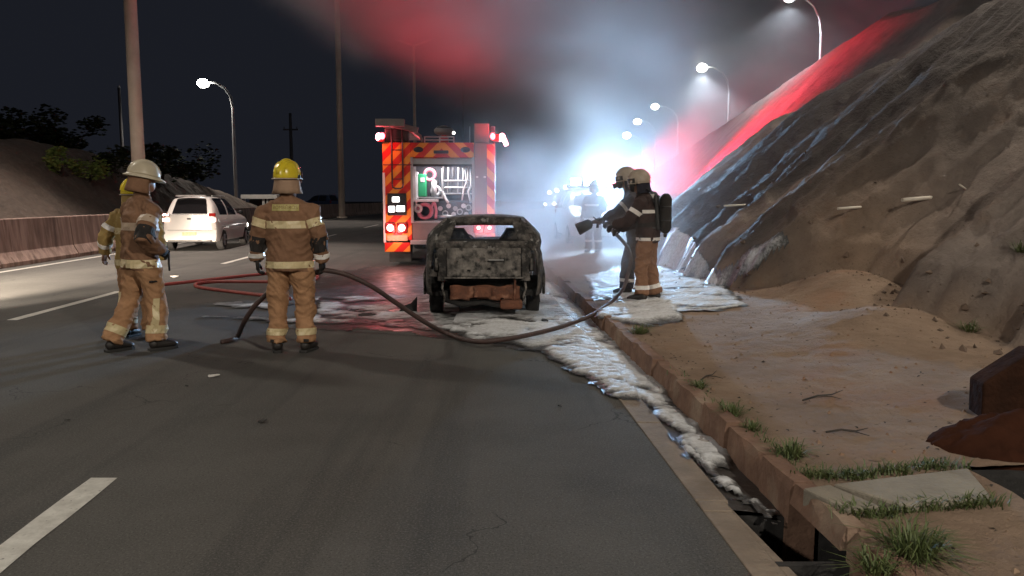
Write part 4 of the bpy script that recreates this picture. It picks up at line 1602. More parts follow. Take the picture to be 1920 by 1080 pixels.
nz = empty('hose_nozzle', NOZ, label='black hose nozzle with flared head aimed left at the smoke', cat='nozzle')
nd = (Vector((1.00, 12.3, 1.12)) - NOZ)
L_ = nd.length
nd.normalize()
MB().tube([-nd * .02, nd * (L_ * .45)], [.026, .024], 12).build('barrel', M['dark_metal'], nz, smooth=True)
MB().tube([nd * (L_ * .34), nd * (L_ * .44), nd * (L_ * .98), nd * L_], [.045, .078, .095, .07], 16).build('flared_head', M['black'], nz, smooth=True)
MB().tube([nd * .02, nd * .03 + V(0, 0, -.12)], [.018, .022], 10).build('pistol_grip', M['black'], nz, smooth=True)
MB().tube([nd * .06 + V(0, -.03, .03), nd * .10 + V(0, 0, .075), nd * .06 + V(0, .03, .03)], .009, 8).build('bale_handle', M['dark_metal'], nz, smooth=True)

HR = .027
hose_pts = [NOZ + nd * .10, NOZ + nd * .02 + V(.02, -.06, -.04), NOZR, at(1180, 470, 12.0), at(1176, 520, 11.8), at(1160, 552, 11.2), at(1120, 585, 10.3), gr(1060, 610, .11), gr(1000, 626, .10), gr(940, 637, .10),
            gr(890, 640, .07), gr(845, 628, .03), at(800, 606, 8.95), at(750, 573, 8.75), at(700, 539, 8.55), at(655, 517, 8.45), at(620, 508, 8.40), at(598, 508, 8.38),
            at(570, 518, 8.47), at(540, 522, 8.52), at(512, 540, 8.48), at(493, 558, 8.45), at(474, 578, 8.5), at(457, 605, 8.62), gr(446, 630, .03), gr(434, 637, .03), gr(415, 641, .03)]
hs = spline(hose_pts, 7)
o = MB().tube(hs, [HR] * len(hs), 10).build('fire_hose', M['hose_dark'], smooth=True)
tag(o, 'dark red hose arching from the middle person past the car to the nozzle', 'fire hose', 'fire hoses on the road')
z_ = .028
hose2 = [gr(286, 536, z_), gr(330, 531, z_), gr(385, 525, z_), gr(440, 519, z_), gr(490, 514, z_), gr(545, 510, z_), gr(590, 511, z_), gr(590, 524, z_), gr(545, 528, z_), gr(480, 528, z_), gr(410, 528, z_), gr(374, 531, z_),
         gr(366, 535, z_), gr(376, 539, z_), gr(420, 545, z_), gr(470, 551, z_), gr(505, 555, z_), gr(545, 560, z_)]
hs = spline(hose2, 7)
o = MB().tube(hs, [HR * 1.15] * len(hs), 10).build('fire_hose', M['hose_red'], smooth=True)
tag(o, 'bright red hose lying folded on the asphalt behind the standing people', 'fire hose', 'fire hoses on the road')
# hose along the kerb beside the car
hose3 = [gr(1062, 536, .03), gr(1072, 548, .03), gr(1085, 565, .03), gr(1100, 583, .03), gr(1112, 592, .03)]


# ================================================================== CARS
def hatch_meshes(Lc, W, H, zbelt=.95, holes=False, clear=.26, wr=.30, yr=.64, yf=None, rnd=.09, lean=.235, blg=.04):
    """returns dict class -> MB for a hatchback shell; rear at y = 0, front at +Y"""
    yf = yf if yf is not None else Lc - .72
    hw = W / 2
    roofk = np.array([(0, zbelt + .015), (.03, zbelt + .03), (.10, zbelt + .16), (.20, zbelt + .31), (.32, H - .05), (.42, H - .02), (.7, H), (1.7, H), (2.05, H - .03), (2.3, H - .10),
                      (2.95, zbelt + .02), (3.1, zbelt - .02), (Lc - .15, zbelt - .22), (Lc, zbelt - .30)])
    beltk = np.array([(0, zbelt), (.5, zbelt - .01), (2.9, zbelt - .05), (Lc - .15, zbelt - .27), (Lc, zbelt - .36)])
    Y = sorted(set([0, .03, .06, .10, .15, .20, .26, .32, .38, .45] + list(np.round(np.arange(.45, Lc, .075), 3)) + [Lc]))
    NB, NG, NR = 8, 5, 6
    rings = []
    for y in Y:
        w_ = hw * (1 - rnd * max(0, 1 - y / .45) ** 2 - .16 * max(0, 1 - (Lc - y) / .7) ** 2)
        zb = np.interp(y, beltk[:, 0], beltk[:, 1])
        zr = max(zb + .012, np.interp(y, roofk[:, 0], roofk[:, 1]))
        zl = clear + .02
        for yc in (yr, yf):
            q = (wr + .055) ** 2 - (y - yc) ** 2
            if q > 0:
                zl = max(zl, wr + math.sqrt(q))
        half = []
        for j in range(NB):
            z = zl + (zb - zl) * j / (NB - 1)
            x = w_ * (1 - .055 * abs((z - .58) / .36) ** 2.2)
            if j == NB - 2:
                x += .006
            half.append((x, y, z))
        xb = half[-1][0]
        hgt = min(1, max(0, (zr - zb) / (H - zbelt)))
        xe, ze = xb - hw * (lean * hgt + .03), zr - .045 * hgt - .004
        for j in range(1, NG):
            t = j / (NG - 1)
            half.append((xb + (xe - xb) * t + blg * hgt * math.sin(math.pi * t), y, zb + (ze - zb) * t))
        for j in range(1, NR):
            t = j / (NR - 1)
            half.append((xe * (1 - t), y, ze + (zr - ze) * math.sin(t * math.pi / 2)))
        rings.append(half)
    cls = {}

    def put(c, quad):
        cls.setdefault(c, MB()).add(quad, [tuple(range(len(quad)))])
    nh = NB + NG - 1 + NR - 1
    for i in range(len(Y) - 1):
        ym = (Y[i] + Y[i + 1]) / 2
        for j in range(nh - 1):
            g0, g1 = NB - 1, NB + NG - 2
            c = 'body'
            if g0 <= j < g1:
                if .55 < ym < 2.55 and not (1.42 < ym < 1.54):
                    zz = rings[i][j][2]
                    c = ('side_window', ym > 1.48)
                    if j == g1 - 1 and False:
                        c = 'body'
            elif j >= g1:
                t = (j - g1) / (NR - 1)
                if .035 < ym < .34 and t >= .15:
                    c = 'rear_window'
                elif 2.22 < ym < 2.92 and t >= .1:
                    c = 'windscreen'
                elif .34 <= ym < 2.22:
                    c = 'roof'
                elif ym > 2.92:
                    c = 'bonnet'
            q = [rings[i][j], rings[i][j + 1], rings[i + 1][j + 1], rings[i + 1][j]]
            if isinstance(c, tuple):
                put(c + (1,), q)
                put(c + (-1,), [(-x, y, z) for x, y, z in q][::-1])
                continue
            put(c, q)
            put(c, [(-x, y, z) for x, y, z in q][::-1])
    # end caps
    for end, ring in ((0, rings[0]), (1, rings[-1])):
        nx = 10
        for j in range(NB - 1):
            for k in range(nx):
                def P(jj, kk):
                    x = ring[jj][0] * (2 * kk / nx - 1)
                    b = (1 - (2 * kk / nx - 1) ** 2)
                    zz = ring[jj][2]
                    bul = .05 * b + (.045 if zz < .58 else .0) * (1 - abs(2 * kk / nx - 1) ** 6)
                    return (x, ring[jj][1] + (-bul if end == 0 else bul * 1.2), zz)
                q = [P(j, k), P(j + 1, k), P(j + 1, k + 1), P(j, k + 1)]
                zz = (ring[j][2] + ring[j + 1][2]) / 2
                xm = abs((q[0][0] + q[2][0]) / 2) / hw
                if end == 0:
                    c = 'rear_bumper' if zz < .60 else ('tailgate' if xm < .80 else 'body')
                else:
                    c = 'front_bumper'
                put(c, q)
        top = ring[NB - 1]
        pk = ring[NB + NG - 2]
    # underside
    put('floor', [(-hw * .9, .05, clear + .02), (hw * .9, .05, clear + .02), (hw * .9, Lc - .1, clear + .02), (-hw * .9, Lc - .1, clear + .02)])
    return cls


def weld(o, d=.0015):
    bm = bmesh.new()
    bm.from_mesh(o.data)
    bmesh.ops.remove_doubles(bm, verts=bm.verts, dist=d)
    bmesh.ops.recalc_face_normals(bm, faces=bm.faces)
    bm.to_mesh(o.data)
    bm.free()
    return o


def wheel(parent, x, y, r, wd, tyre, rim, burnt=False):
    prof_ = [(r * .62, -wd / 2), (r * .94, -wd / 2), (r, -wd / 2 + .03), (r, wd / 2 - .03), (r * .94, wd / 2), (r * .62, wd / 2)]
    n = 26
    vs_, fs = [], []
    for k in range(n):
        a = 2 * math.pi * k / n
        for pr, px in prof_:
            vs_.append((px, pr * math.cos(a), pr * math.sin(a)))
    m = len(prof_)
    for k in range(n):
        k2 = (k + 1) % n
        for j in range(m):
            j2 = (j + 1) % m
            fs.append((k * m + j, k2 * m + j, k2 * m + j2, k * m + j2))
    o = MB().add(vs_, fs).build('wheel', tyre, parent, smooth=False, loc=(x, y, r))
    rb = MB()
    s_ = 1 if x > 0 else -1
    rb.tube([(-s_ * wd * .3, 0, 0), (s_ * wd * .36, 0, 0)], [r * .60, r * .60], 22)
    rb.tube([(s_ * wd * .3, 0, 0), (s_ * wd * .46, 0, 0)], [r * .2, r * .14], 14)
    for k in range(5):
        a = 2 * math.pi * k / 5
        rb.tube([(s_ * wd * .42, .1 * r * math.cos(a), .1 * r * math.sin(a)), (s_ * wd * .40, .58 * r * math.cos(a), .58 * r * math.sin(a))], [.03, .036], 6)
    rb.build('rim', rim, o)
    return o


def make_car(root, Lc, W, H, paint, zbelt=.95, lit=True, plate_mat=None):
    c = hatch_meshes(Lc, W, H, zbelt)
    for k, b in c.items():
        if isinstance(k, tuple):
            k = k[0]
        mt = paint
        if 'window' in k or k == 'windscreen':
            mt = M['car_glass']
        if k == 'floor':
            mt = M['black']
        weld(b.build(k, mt, root, smooth=True))
    hw = W / 2
    for s_ in (-1, 1):
        MB().box((s_ * hw * .80, -.035, .985 - .95 + zbelt - .035), (hw * .24, .06, .10), (0, 0, -s_ * .12)).build('tail_light', M['tail_dark'], root, bevel=.015)
        MB().box((s_ * hw * .80, -.033, zbelt - .15), (hw * .24, .06, .115), (0, 0, -s_ * .12)).build('brake_light', M['e_car_tail'] if lit else M['tail_dark'], root, bevel=.015)
        MB().box((s_ * hw * .72, Lc + .035, .66), (hw * .30, .06, .13), (0, 0, s_ * .25)).build('headlight', M['e_head'] if lit else M['car_glass'], root, bevel=.015)
        m = MB()
        m.ball((s_ * (hw + .075), 2.48, zbelt + .04), (.085, .05, .062), 10, 7)
        m.tube([(s_ * (hw - .04), 2.5, zbelt + .01), (s_ * (hw + .05), 2.5, zbelt + .03)], .02, 6)
        m.build('wing_mirror', M['black'], root, smooth=True)
        for y in (1.02, 1.98):
            MB().box((s_ * (hw + .004), y, zbelt - .13), (.025, .16, .03)).build('door_handle', paint, root, bevel=.006)
        MB().box((s_ * hw * .63, 1.3, H + .015), (.04, 1.5, .03)).build('roof_rail', M['alu'], root, bevel=.008)
        for y in (.64, Lc - .72):
            wheel(root, s_ * (hw - .10), y, .31, .2, M['rubber'], M['rim'])
    MB().box((0, -.105, .52), (.42, .012, .11)).build('number_plate', plate_mat or M['plate'], root)
    MB().box((0, -.065, zbelt - .12), (.12, .02, .05)).build('badge', M['dark_metal'], root, bevel=.01)
    MB().box((0, -.075, .635), (hw * 1.5, .02, .012)).build('tailgate_seam', M['black'], root)
    MB().box((0, -.10, .30), (hw * 1.5, .05, .06)).build('lower_trim', M['dark_metal'], root, bevel=.01)
    MB().box((0, .30, H + .02), (W * .5, .14, .025), (R(-8), 0, 0)).build('spoiler', paint, root, bevel=.008)


wc = empty('passing_car', (-9.88, 24.6, 0), R(5.5), 'white hatchback with lit tail light driving away in the left lane', 'car', scale=1.0)
make_car(wc, 4.3, 1.72, 1.66, M['car_white'], 1.10)
# the next vehicle behind it, left of the picture: its headlights light the lane and the white tailgate
fc_ = copy_tree(wc)
fc_.location = (-9.6, 3.0, 0)
fc_.rotation_euler = (0, 0, R(3.5))
tag(fc_, 'white hatchback following in the left lane with its headlights on')
for s_ in (-1, 1):
    lamp('headlight_beam', 'SPOT', (s_ * .62, 4.45, .68), 50000, (1.0, .84, .66), fc_, .07, target=(s_ * .62 + .16, 6.7, .0), spot=34, blend=.6)
    lamp('headlight_spill', 'SPOT', (s_ * .62, 4.45, .70), 10000, (1.0, .86, .70), fc_, .07, target=(s_ * .62 + .6, 7.6, .0), spot=36, blend=.5)
bl = empty('blue_car', (-17.6, 80, .35), R(60), 'dark blue car half hidden behind the far barrier', 'car')
make_car(bl, 4.2, 1.7, 1.6, M['blue_car'], 1.0, lit=False)

# ------------------------------------------------------------------ burnt car
bc = empty('burnt_car', (-.37, 10.55, 0), R(1.2), 'burnt out ash covered hatchback without windows standing in foam', 'car')
W_, H_, L_c = 1.58, 1.37, 3.75
c = hatch_meshes(L_c, W_ + .04, H_, .93, clear=.30, wr=.27, yr=.62, rnd=.11, lean=.225, blg=.10)
for k in ('body', 'roof', 'bonnet', 'front_bumper'):
    o = weld(c[k].build(k, M['ash'] if k == 'roof' else M['burnt'], bc, smooth=True))
    co = [v.co for v in o.data.vertices]
    for v in o.data.vertices:
        n = math.sin(v.co.x * 7 + v.co.y * 3) * math.sin(v.co.z * 9 + v.co.y * 5)
        v.co += Vector((0.010 * n, .008 * n, .008 * n))
    sd = o.modifiers.new('thick', 'SOLIDIFY')
    sd.thickness = .018
# tailgate: frame of the window above, ash covered sheet below, with the lock and wiper holes
tg = MB()
nx, nz_ = 22, 16
vs_, fs = [], []
x0, x1, z0, z1 = -.485, .485, .575, .955
for j in range(nz_ + 1):
    for i in range(nx + 1):
        x = x0 + (x1 - x0) * i / nx * 1.0
        z = z0 + (z1 - z0) * j / nz_
        d = .012 * math.sin(x * 11 + z * 5) * math.sin(z * 17) + .025 * (abs(z - .78) < .07 and abs(x) < .30)
        vs_.append((x, -.085 - .02 * (1 - (x / .55) ** 2) + d, z))
for j in range(nz_):
    for i in range(nx):
        if (i, j) in ((12, 8), (12, 4), (13, 8), (6, 3)):
            continue
        a = j * (nx + 1) + i
        fs.append((a, a + 1, a + nx + 2, a + nx + 1))
tgo = tg.add(vs_, fs).build('tailgate', M['ash'], bc, smooth=True)
tgo.modifiers.new('thick', 'SOLIDIFY').thickness = .02
MB().box((0, -.105, .565), (1.04, .03, .022)).build('tailgate_lip', M['ash'], tgo, bevel=.006)
MB().box((.16, -.118, .80), (.20, .02, .014)).build('trim_remnant', M['alu'], tgo)
fr = MB()
fr.tube([(-.60, -.03, .95), (-.55, .10, 1.12), (-.50, .25, 1.27), (-.44, .31, 1.315), (0, .29, 1.33), (.44, .31, 1.315), (.50, .25, 1.27), (.55, .10, 1.12), (.60, -.03, .95)],
        [(.045, .03)] * 9, 8)
fr.tube([(-.58, -.04, .975), (0, -.07, .985), (.58, -.04, .975)], [(.03, .065)] * 3, 8)
for s_ in (-1, 1):
    fr.tube([(s_ * .56, -.05, .95), (s_ * .515, .08, 1.10), (s_ * .455, .21, 1.24), (s_ * .40, .27, 1.30)], [(.095, .03), (.085, .03), (.07, .03), (.05, .03)], 8)
fr.tube([(-.5, .27, 1.29), (0, .26, 1.30), (.5, .27, 1.29)], [(.04, .055)] * 3, 8)
fr.build('window_frame', M['burnt'], bc, smooth=True)
for s_ in (-1, 1):
    q = MB()
    # rear quarter panel with the empty tail lamp pocket
    q.prism([(s_ * .495, .52), (s_ * .495, .955), (s_ * .60, .955), (s_ * .625, .86), (s_ * .59, .70), (s_ * .61, .52)], 'Y', -.085, -.03)
    q.build('quarter_panel', M['burnt'], bc, bevel=.008)
    MB().box((s_ * .615, .0, .76), (.07, .08, .24), (0, 0, s_ * .5)).build('lamp_pocket', M['soot'], bc, bevel=.01)
    MB().tube([(s_ * .62, -.05, .82), (s_ * .625, -.06, .74), (s_ * .62, -.05, .66)], .018, 7).build('lamp_remnant', M['ash'], bc, smooth=True)
    # hub, burnt wheel and hanging wheel arch
    for y in (.60, L_c - .75):
        wheel(bc, s_ * .67, y, .265, .17, M['soot'], M['burnt'])
    MB().tube([(s_ * .80, .18, .33), (s_ * .815, .34, .56), (s_ * .81, .55, .64), (s_ * .815, .80, .56), (s_ * .81, .95, .36)], [(.02, .035)] * 5, 7).build('wheel_arch_lip', M['burnt'], bc, smooth=True)
    MB().tube([(s_ * .54, .0, .56), (s_ * .555, -.02, .42), (s_ * .52, .0, .30), (s_ * .54, .0, .2)], [.018, .016, .014, .01], 6).build('bracket', M['ash'], bc, smooth=True)
    # front seats: bare frames
    f = MB()
    sx = s_ * .42
    f.tube([(sx - .19, 1.55, .45), (sx - .18, 1.42, 1.0), (sx - .09, 1.36, 1.14), (sx + .09, 1.36, 1.14), (sx + .18, 1.42, 1.0), (sx + .19, 1.55, .45)], .03, 8)
    MB().prism([(sx - .17, .5), (sx - .17, .98), (sx - .09, 1.12), (sx + .09, 1.12), (sx + .17, .98), (sx + .17, .5)], 'Y', 1.40, 1.50).build('seat_back', M['burnt'], bc, bevel=.02)
    f.box((sx, 1.75, .45), (.44, .45, .05))
    for z in (.6, .75, .9):
        f.tube([(sx - .2, 1.48, z), (sx + .2, 1.48, z)], .009, 6)
    f.build('seat_frame', M['soot'], bc)
MB().box((0, .10, .53), (1.02, .05, .10)).build('rear_crossmember', M['soot'], bc, bevel=.01)
rp = MB()
vs_, fs = [], []
for j in range(9):
    for i in range(19):
        x, z = -.45 + .92 * i / 18, .265 + .185 * j / 8
        vs_.append((x, -.02 + .02 * math.sin(i * 1.3) * math.sin(j * 1.1) + .03 * (abs(x) < .12), z + .012 * math.sin(i * .9) * (j in (0, 8))))
for j in range(8):
    for i in range(18):
        if j == 0 and i in (5, 6, 13):
            continue
        a = j * 19 + i
        fs.append((a, a + 1, a + 20, a + 19))
o = rp.add(vs_, fs).build('rear_panel', M['rust'], bc, smooth=True)
o.modifiers.new('thick', 'SOLIDIFY').thickness = .02
MB().box((-.02, -.05, .37), (.22, .03, .14)).build('plate_mount', M['rust'], o, bevel=.01)
MB().tube([(.40, -.04, .25), (.41, -.05, .52), (.40, -.02, .56)], .014, 6).build('bumper_stay', M['rust'], o)
MB().box((.0, .5, .30), (1.1, .9, .16)).build('fuel_tank', M['soot'], bc, bevel=.05)
MB().tube([(-.55, .03, .26), (-.3, .0, .2), (0, .02, .22), (.2, .0, .18), (.5, .02, .21)], [.03, .035, .03, .035, .02], 7).build('bumper_remnant', M['soot'], bc, smooth=True)
MB().box((.36, .2, .2), (.30, .55, .13)).build('silencer', M['rust'], bc, bevel=.04)
MB().box((0, 1.2, .33), (1.3, 2.2, .05)).build('floor_pan', M['soot'], bc)
MB().box((0, 2.55, .80), (1.25, .2, .25)).build('dashboard', M['soot'], bc, bevel=.04)
MB().torus((-.33, 2.3, .86), .17, .014, 'Y', 22, 6).build('steering_wheel', M['soot'], bc, smooth=True)
MB().box((0, .74, .64), (1.15, .08, .80), (R(12), 0, 0)).build('rear_seat_frame', M['soot'], bc, bevel=.03)

# ================================================================== FIRE TRUCK
tk = empty('fire_truck', (at(826, 420, 19.0).x, 19.0, 0), R(2.0), 'red fire truck with orange chevrons and open lit rear locker', 'fire truck')
TX0, TX1 = -1.34, 1.30


def tb(name, c0, c1, mt, parent=None, bevel=.012, **k):
    c0, c1 = Vector(c0), Vector(c1)
    return MB().box((c0 + c1) / 2, [abs(d) for d in (c1 - c0)]).build(name, mt, parent or tk, bevel=bevel, **k)


tb('body_box', (TX0 + .01, 1.15, .55), (TX1 - .01, 5.9, 2.90), M['truck_red'], bevel=.03)
tb('cab', (TX0 + .06, 6.05, .60), (TX1 - .06, 8.1, 2.75), M['truck_red'], bevel=.12)
tb('chassis', (-.95, .3, .55), (.95, 8.0, .80), M['dark_metal'])
tb('left_column', (TX0, 0, .62), (-.68, 1.14, 2.90), M['chevron'])
tb('right_column', (.80, .02, .62), (1.24, 1.14, 2.90), M['truck_grey'])
tb('side_strip', (1.10, -.012, .70), (1.28, .02, 2.86), M['chevron'], bevel=.004)
tb('side_panel', (1.242, .03, .60), (TX1, 1.14, 2.90), M['truck_red'])
tb('header', (-.678, 0, 2.56), (.798, 1.14, 2.90), M['chevron'])
tb('apron', (-.678, .03, .62), (.798, 1.14, 1.02), M['truck_grey'])
tb('locker_floor', (-.678, .04, 1.02), (.798, 1.14, 1.07), M['alu'])
tb('locker_back', (-.66, 1.00, 1.07), (.78, 1.13, 2.55), M['inside'])
tb('locker_side', (-.678, .06, 1.07), (-.64, 1.0, 2.55), M['alu'], bevel=.004)
tb('locker_side', (.76, .06, 1.07), (.798, 1.0, 2.55), M['alu'], bevel=.004)
tb('shutter_roll', (-.66, .05, 2.37), (.78, .26, 2.55), M['alu'], bevel=.03)
tb('shutter_bar', (-.64, .02, 2.345), (.76, .06, 2.40), M['dark_metal'])
tb('shutter_handle', (-.05, .0, 2.36), (.2, .03, 2.385), M['black'])
for sx in (-.662, .782):
    tb('shutter_rail', (sx - .03, -.02, 1.02), (sx + .03, .012, 2.56), M['alu'], bevel=.006)
# rear bumper with step
tb('rear_bumper', (-.70, -.18, .52), (.80, .06, .62), M['alu'])
tb('bumper_chevron', (TX0 + .02, -.05, .34), (-.72, .02, .56), M['chevron'])
tb('corner_trim', (TX0 - .005, -.02, .56), (TX0 + .05, .05, 2.2), M['silver_tape'], bevel=.004)
pl = tb('number_plate', (TX0 + .08, -.035, .60), (-.78, -.012, .735), M['plate'], bevel=.003)
for s_ in (-1.02, 1.02):
    tb('mud_flap', (s_ - .27, .55, .06), (s_ + .27, .58, .55), M['hose_pink'] if False else M['truck_grey'])
# lamps: reversing cluster, tail lamps
cl = tb('lamp_cluster', (-1.24, -.045, 1.20), (-.80, .01, 1.72), M['black'])
for (x, z, w2, h2) in ((-1.04, 1.575, .17, .12), (-1.14, 1.35, .15, .14), (-.93, 1.36, .19, .14)):
    MB().box((x, -.055, z), (w2, .03, h2)).build('work_light', M['e_white'], cl, bevel=.02)
for x in (-1.18, -.91, .90, 1.16):
    h = MB().box((x, -.03, .90), (.25, .05, .25)).build('tail_light', M['tail_dark'], tk, bevel=.05, seg=3)
    rb_ = .085 if x < 0 else .045
    MB().ball((x, -.055, .91), (rb_, .03, rb_)).build('tail_bulb', M['e_tail'], h, smooth=True)
lamp('tail_light_glow', 'POINT', (-1.05, -.45, .80), 22, (1.0, .34, .32), tk, .12)
lamp('tail_light_glow', 'POINT', (1.02, -.45, .80), 30, (1.0, .28, .26), tk, .12)
for (x, z, rx) in ((-.50, 2.735, .115), (.60, 2.735, .115)):
    o = MB().ball((x, -.005, z), (rx, .03, .065), 16, 8).build('header_lamp', M['black'], tk, smooth=True)
tb('camera_box', (-.14, -.06, 2.645), (.20, .01, 2.715), M['black'])
# right locker door: grey brown, two latches
dr = tb('locker_door', (.815, -.028, .72), (1.085, .018, 2.88), M['locker_door'], bevel=.006)
for x in (.87, 1.05):
    MB().box((x, -.05, 2.10), (.055, .03, .045)).build('latch', M['silver_tape'], dr, bevel=.008)
# ladder hooked on the left column
ld = empty('access_ladder', (0, 0, 0))
ld.parent = tk
for x in (-1.11, -.86):
    MB().tube([(x, -.09, 3.22), (x, -.10, 2.6), (x, -.10, 1.92)], .02, 8).build('rail', M['dark_metal'], ld, smooth=True)
MB().tube([(-1.11, -.10, 1.93), (-1.10, -.11, 1.86), (-1.04, -.11, 1.83), (-.93, -.11, 1.83), (-.87, -.11, 1.86), (-.86, -.10, 1.93)], .02, 8).build('lower_hoop', M['dark_metal'], ld, smooth=True)
MB().tube([(-1.32, -.06, 2.38), (-.66, -.06, 2.38)], .012, 6).build('cross_bar', M['dark_metal'], ld)
for z in (2.05, 2.72, 3.0):
    MB().tube([(-1.11, -.10, z), (-.86, -.10, z)], .015, 6).build('rung', M['dark_metal'], ld)
# roof: ladder gantry, monitor, rails, box at the right
rl = empty('roof_ladder', (0, 0, 0))
rl.parent = tk
for dx in (0, .42):
    MB().tube([(-1.36 + dx, -.25, 3.30), (-1.30 + dx, 1.5, 3.33), (-1.25 + dx, 5.5, 3.36)], (.035), 8).build('stile', M['alu'], rl, smooth=True)
for k in range(12):
    MB().tube([(-1.355 + .01 * k, -.15 + .45 * k, 3.305), (-.93 + .01 * k, -.15 + .45 * k, 3.305)], .016, 6).build('rung', M['alu'], rl)
MB().box((-1.12, -.24, 3.33), (.66, .14, .17)).build('end_bracket', M['truck_grey'], rl, bevel=.012)
MB().box((-.80, -.1, 3.24), (.62, .16, .13), (0, R(12), 0)).build('end_bracket', M['truck_grey'], rl, bevel=.012)
MB().tube([(-.95, -.05, 3.25), (-.60, -.02, 3.16), (-.45, 0, 3.05), (-.40, .02, 2.92)], .035, 8).build('slide_arm', M['truck_grey'], rl, smooth=True)
MB().box((-1.0, .1, 3.07), (.55, .25, .30)).build('gantry_post', M['dark_metal'], rl, bevel=.02)
mo = empty('roof_monitor', (0, 0, 0))
mo.parent = tk
MB().tube([(.06, 1.0, 2.9), (.06, 1.0, 3.12), (.06, .8, 3.2)], [.12, .10, .09], 12).build('monitor_base', M['truck_red'], mo, smooth=True)
MB().ball((.06, .9, 3.24), (.25, .22, .13), 16, 9).build('monitor_cover', M['truck_grey'], mo, smooth=True)
MB().torus((.06, .85, 3.32), .17, .018, 'Z', 20, 6).build('hand_wheel', M['dark_metal'], mo, smooth=True)
for z in (2.96, 3.03):
    MB().tube([(-.35, -.02, z), (.33, -.02, z)], .016, 6).build('roof_rail', M['alu'], tk)
for x in (-.35, 0, .33):
    MB().tube([(x, -.02, 2.9), (x, -.02, 3.04)], .014, 6).build('roof_rail_post', M['alu'], tk)
tb('roof_box', (.80, .1, 2.91), (1.16, 1.6, 3.36), M['locker_door'], bevel=.02)
tb('roof_lamp', (1.18, .1, 3.15), (1.30, .2, 3.30), M['dark_metal'])
MB().tube([(.70, .3, 2.9), (.70, .3, 3.3)], .010, 6).build('aerial', M['alu'], tk)
MB().ball((.33, -.02, 3.12), (.035, .035, .035), 10, 7).build('marker_light', M['e_white'], tk)
# beacons
for (x, y, z, dx) in ((-1.37, -.03, 3.02, -.04), (1.36, -.03, 3.02, .10)):
    b = MB().box((x - dx * .3, y, z - .02), (.16, .14, .18)).build('beacon', M['truck_red'], tk, bevel=.03)
    MB().ball((x + dx, y - .03, z), (.075, .06, .095), 12, 8).build('beacon_lens', M['e_beacon'], b, smooth=True)
    MB().ball((x - dx * 1.2, y - .07, z + .02), (.06, .03, .08), 12, 8).build('beacon_reflector', M['e_red'], b, smooth=True)
MB().box((1.52, -.03, 2.94), (.10, .06, .24), (0, R(-24), 0)).build('side_flasher', M['e_beacon'], tk, bevel=.02)
lamp('beacon_glow', 'POINT', (1.60, -.2, 3.1), 60, (1.0, .10, .14), tk, .08)
lamp('beacon_glow', 'POINT', (-1.5, -.2, 3.05), 45, (1.0, .08, .11), tk, .08)
lb = tb('light_bar', (-.9, 6.3, 2.78), (.9, 6.6, 2.95), M['e_red'], bevel=.03)
lamp('light_bar_beam', 'SPOT', (-.5, 6.4, 3.1), 2500, (1.0, .010, .035), tk, .15, target=(-1.6, 8.0, 12), spot=125, blend=.95)
# wheels
for s_ in (-1, 1):
    for y in (2.0, 6.9):
        wheel(tk, s_ * 1.05, y, .50, .34, M['rubber'], M['dark_metal'])
# pump bay inside the rear locker
tb('divider', (.02, .2, 1.6), (.05, 1.0, 2.4), M['alu'], bevel=.003)
tb('shelf', (-.64, .12, 1.60), (.02, 1.0, 1.635), M['alu'], bevel=.003)
tb('shelf', (.05, .25, 1.70), (.76, 1.0, 1.73), M['alu'], bevel=.003)
tb('locker_post', (-.64, .05, 1.58), (-.57, .12, 2.28), M['hose_white'], bevel=.006)
tb('locker_sill', (-.64, .02, 1.52), (-.05, .12, 1.58), M['hose_white'], bevel=.006)
for x in (.16, .27, .40, .52, .64):
    MB().tube([(x, .30, 1.74), (x + .02, .32, 2.34)], .017, 7).build('tool_pole', M['alu'] if x != .27 else M['dark_metal'], tk, smooth=True)
MB().tube([(.08, .28, 2.02), (.74, .28, 2.02)], .018, 7).build('tool_rail', M['alu'], tk)
MB().tube([(.08, .28, 1.86), (.74, .28, 1.86)], .018, 7).build('tool_rail', M['alu'], tk)
MB().tube([(.72, .2, 2.3), (.73, .15, 1.9), (.66, .16, 1.75), (.72, .14, 1.5)], .028, 8).build('cable', M['hose_white'], tk, smooth=True)
MB().tube([(.58, .22, 2.33), (.62, .2, 2.0), (.55, .2, 1.8), (.50, .18, 1.55)], .02, 8).build('cable', M['hose_white'], tk, smooth=True)
pb = MB().box((.20, .55, 1.32), (1.0, .45, .45)).build('pump', M['dark_metal'], tk, bevel=.05)
for (x, z) in ((-.02, 1.36), (.18, 1.42), (.34, 1.36), (.54, 1.42), (.30, 1.22), (.60, 1.22)):
    MB().tube([(x, .30, z), (x, .335, z)], .058, 14).build('gauge', M['hose_white'] if x != .34 else M['alu'], pb, smooth=False)
for (x, z) in ((.10, 1.24), (.45, 1.28), (.66, 1.38)):
    MB().torus((x, .28, z), .062, .014, 'Y', 16, 6).build('valve_wheel', M['alu'], pb, smooth=True)
MB().tube([(-.1, .25, 1.16), (.15, .2, 1.18), (.4, .2, 1.14), (.7, .22, 1.18)], .035, 8).build('manifold', M['alu'], pb, smooth=True)
MB().box((-.16, .42, 1.84), (.20, .2, .40)).build('extinguisher_rack', M['dark_metal'], tk, bevel=.02)
MB().tube([(-.16, .30, 1.66), (-.16, .30, 1.98), (-.16, .30, 2.04)], [.07, .07, .03], 12).build('extinguisher', M['hose_white'], tk, smooth=True)
lamp('locker_light', 'AREA', (.05, .30, 2.33), 42, (1.0, .95, 1.0), tk, .9, target=(.05, .62, 1.2))
gcase = tk.matrix_basis


def on_truck(o, label, cat, group=None):
    o.location = tk.location + Euler((0, 0, R(2.0))).to_matrix() @ Vector(o.location)
    o.rotation_euler = (0, 0, R(2.0))
    return tag(o, label, cat, group)


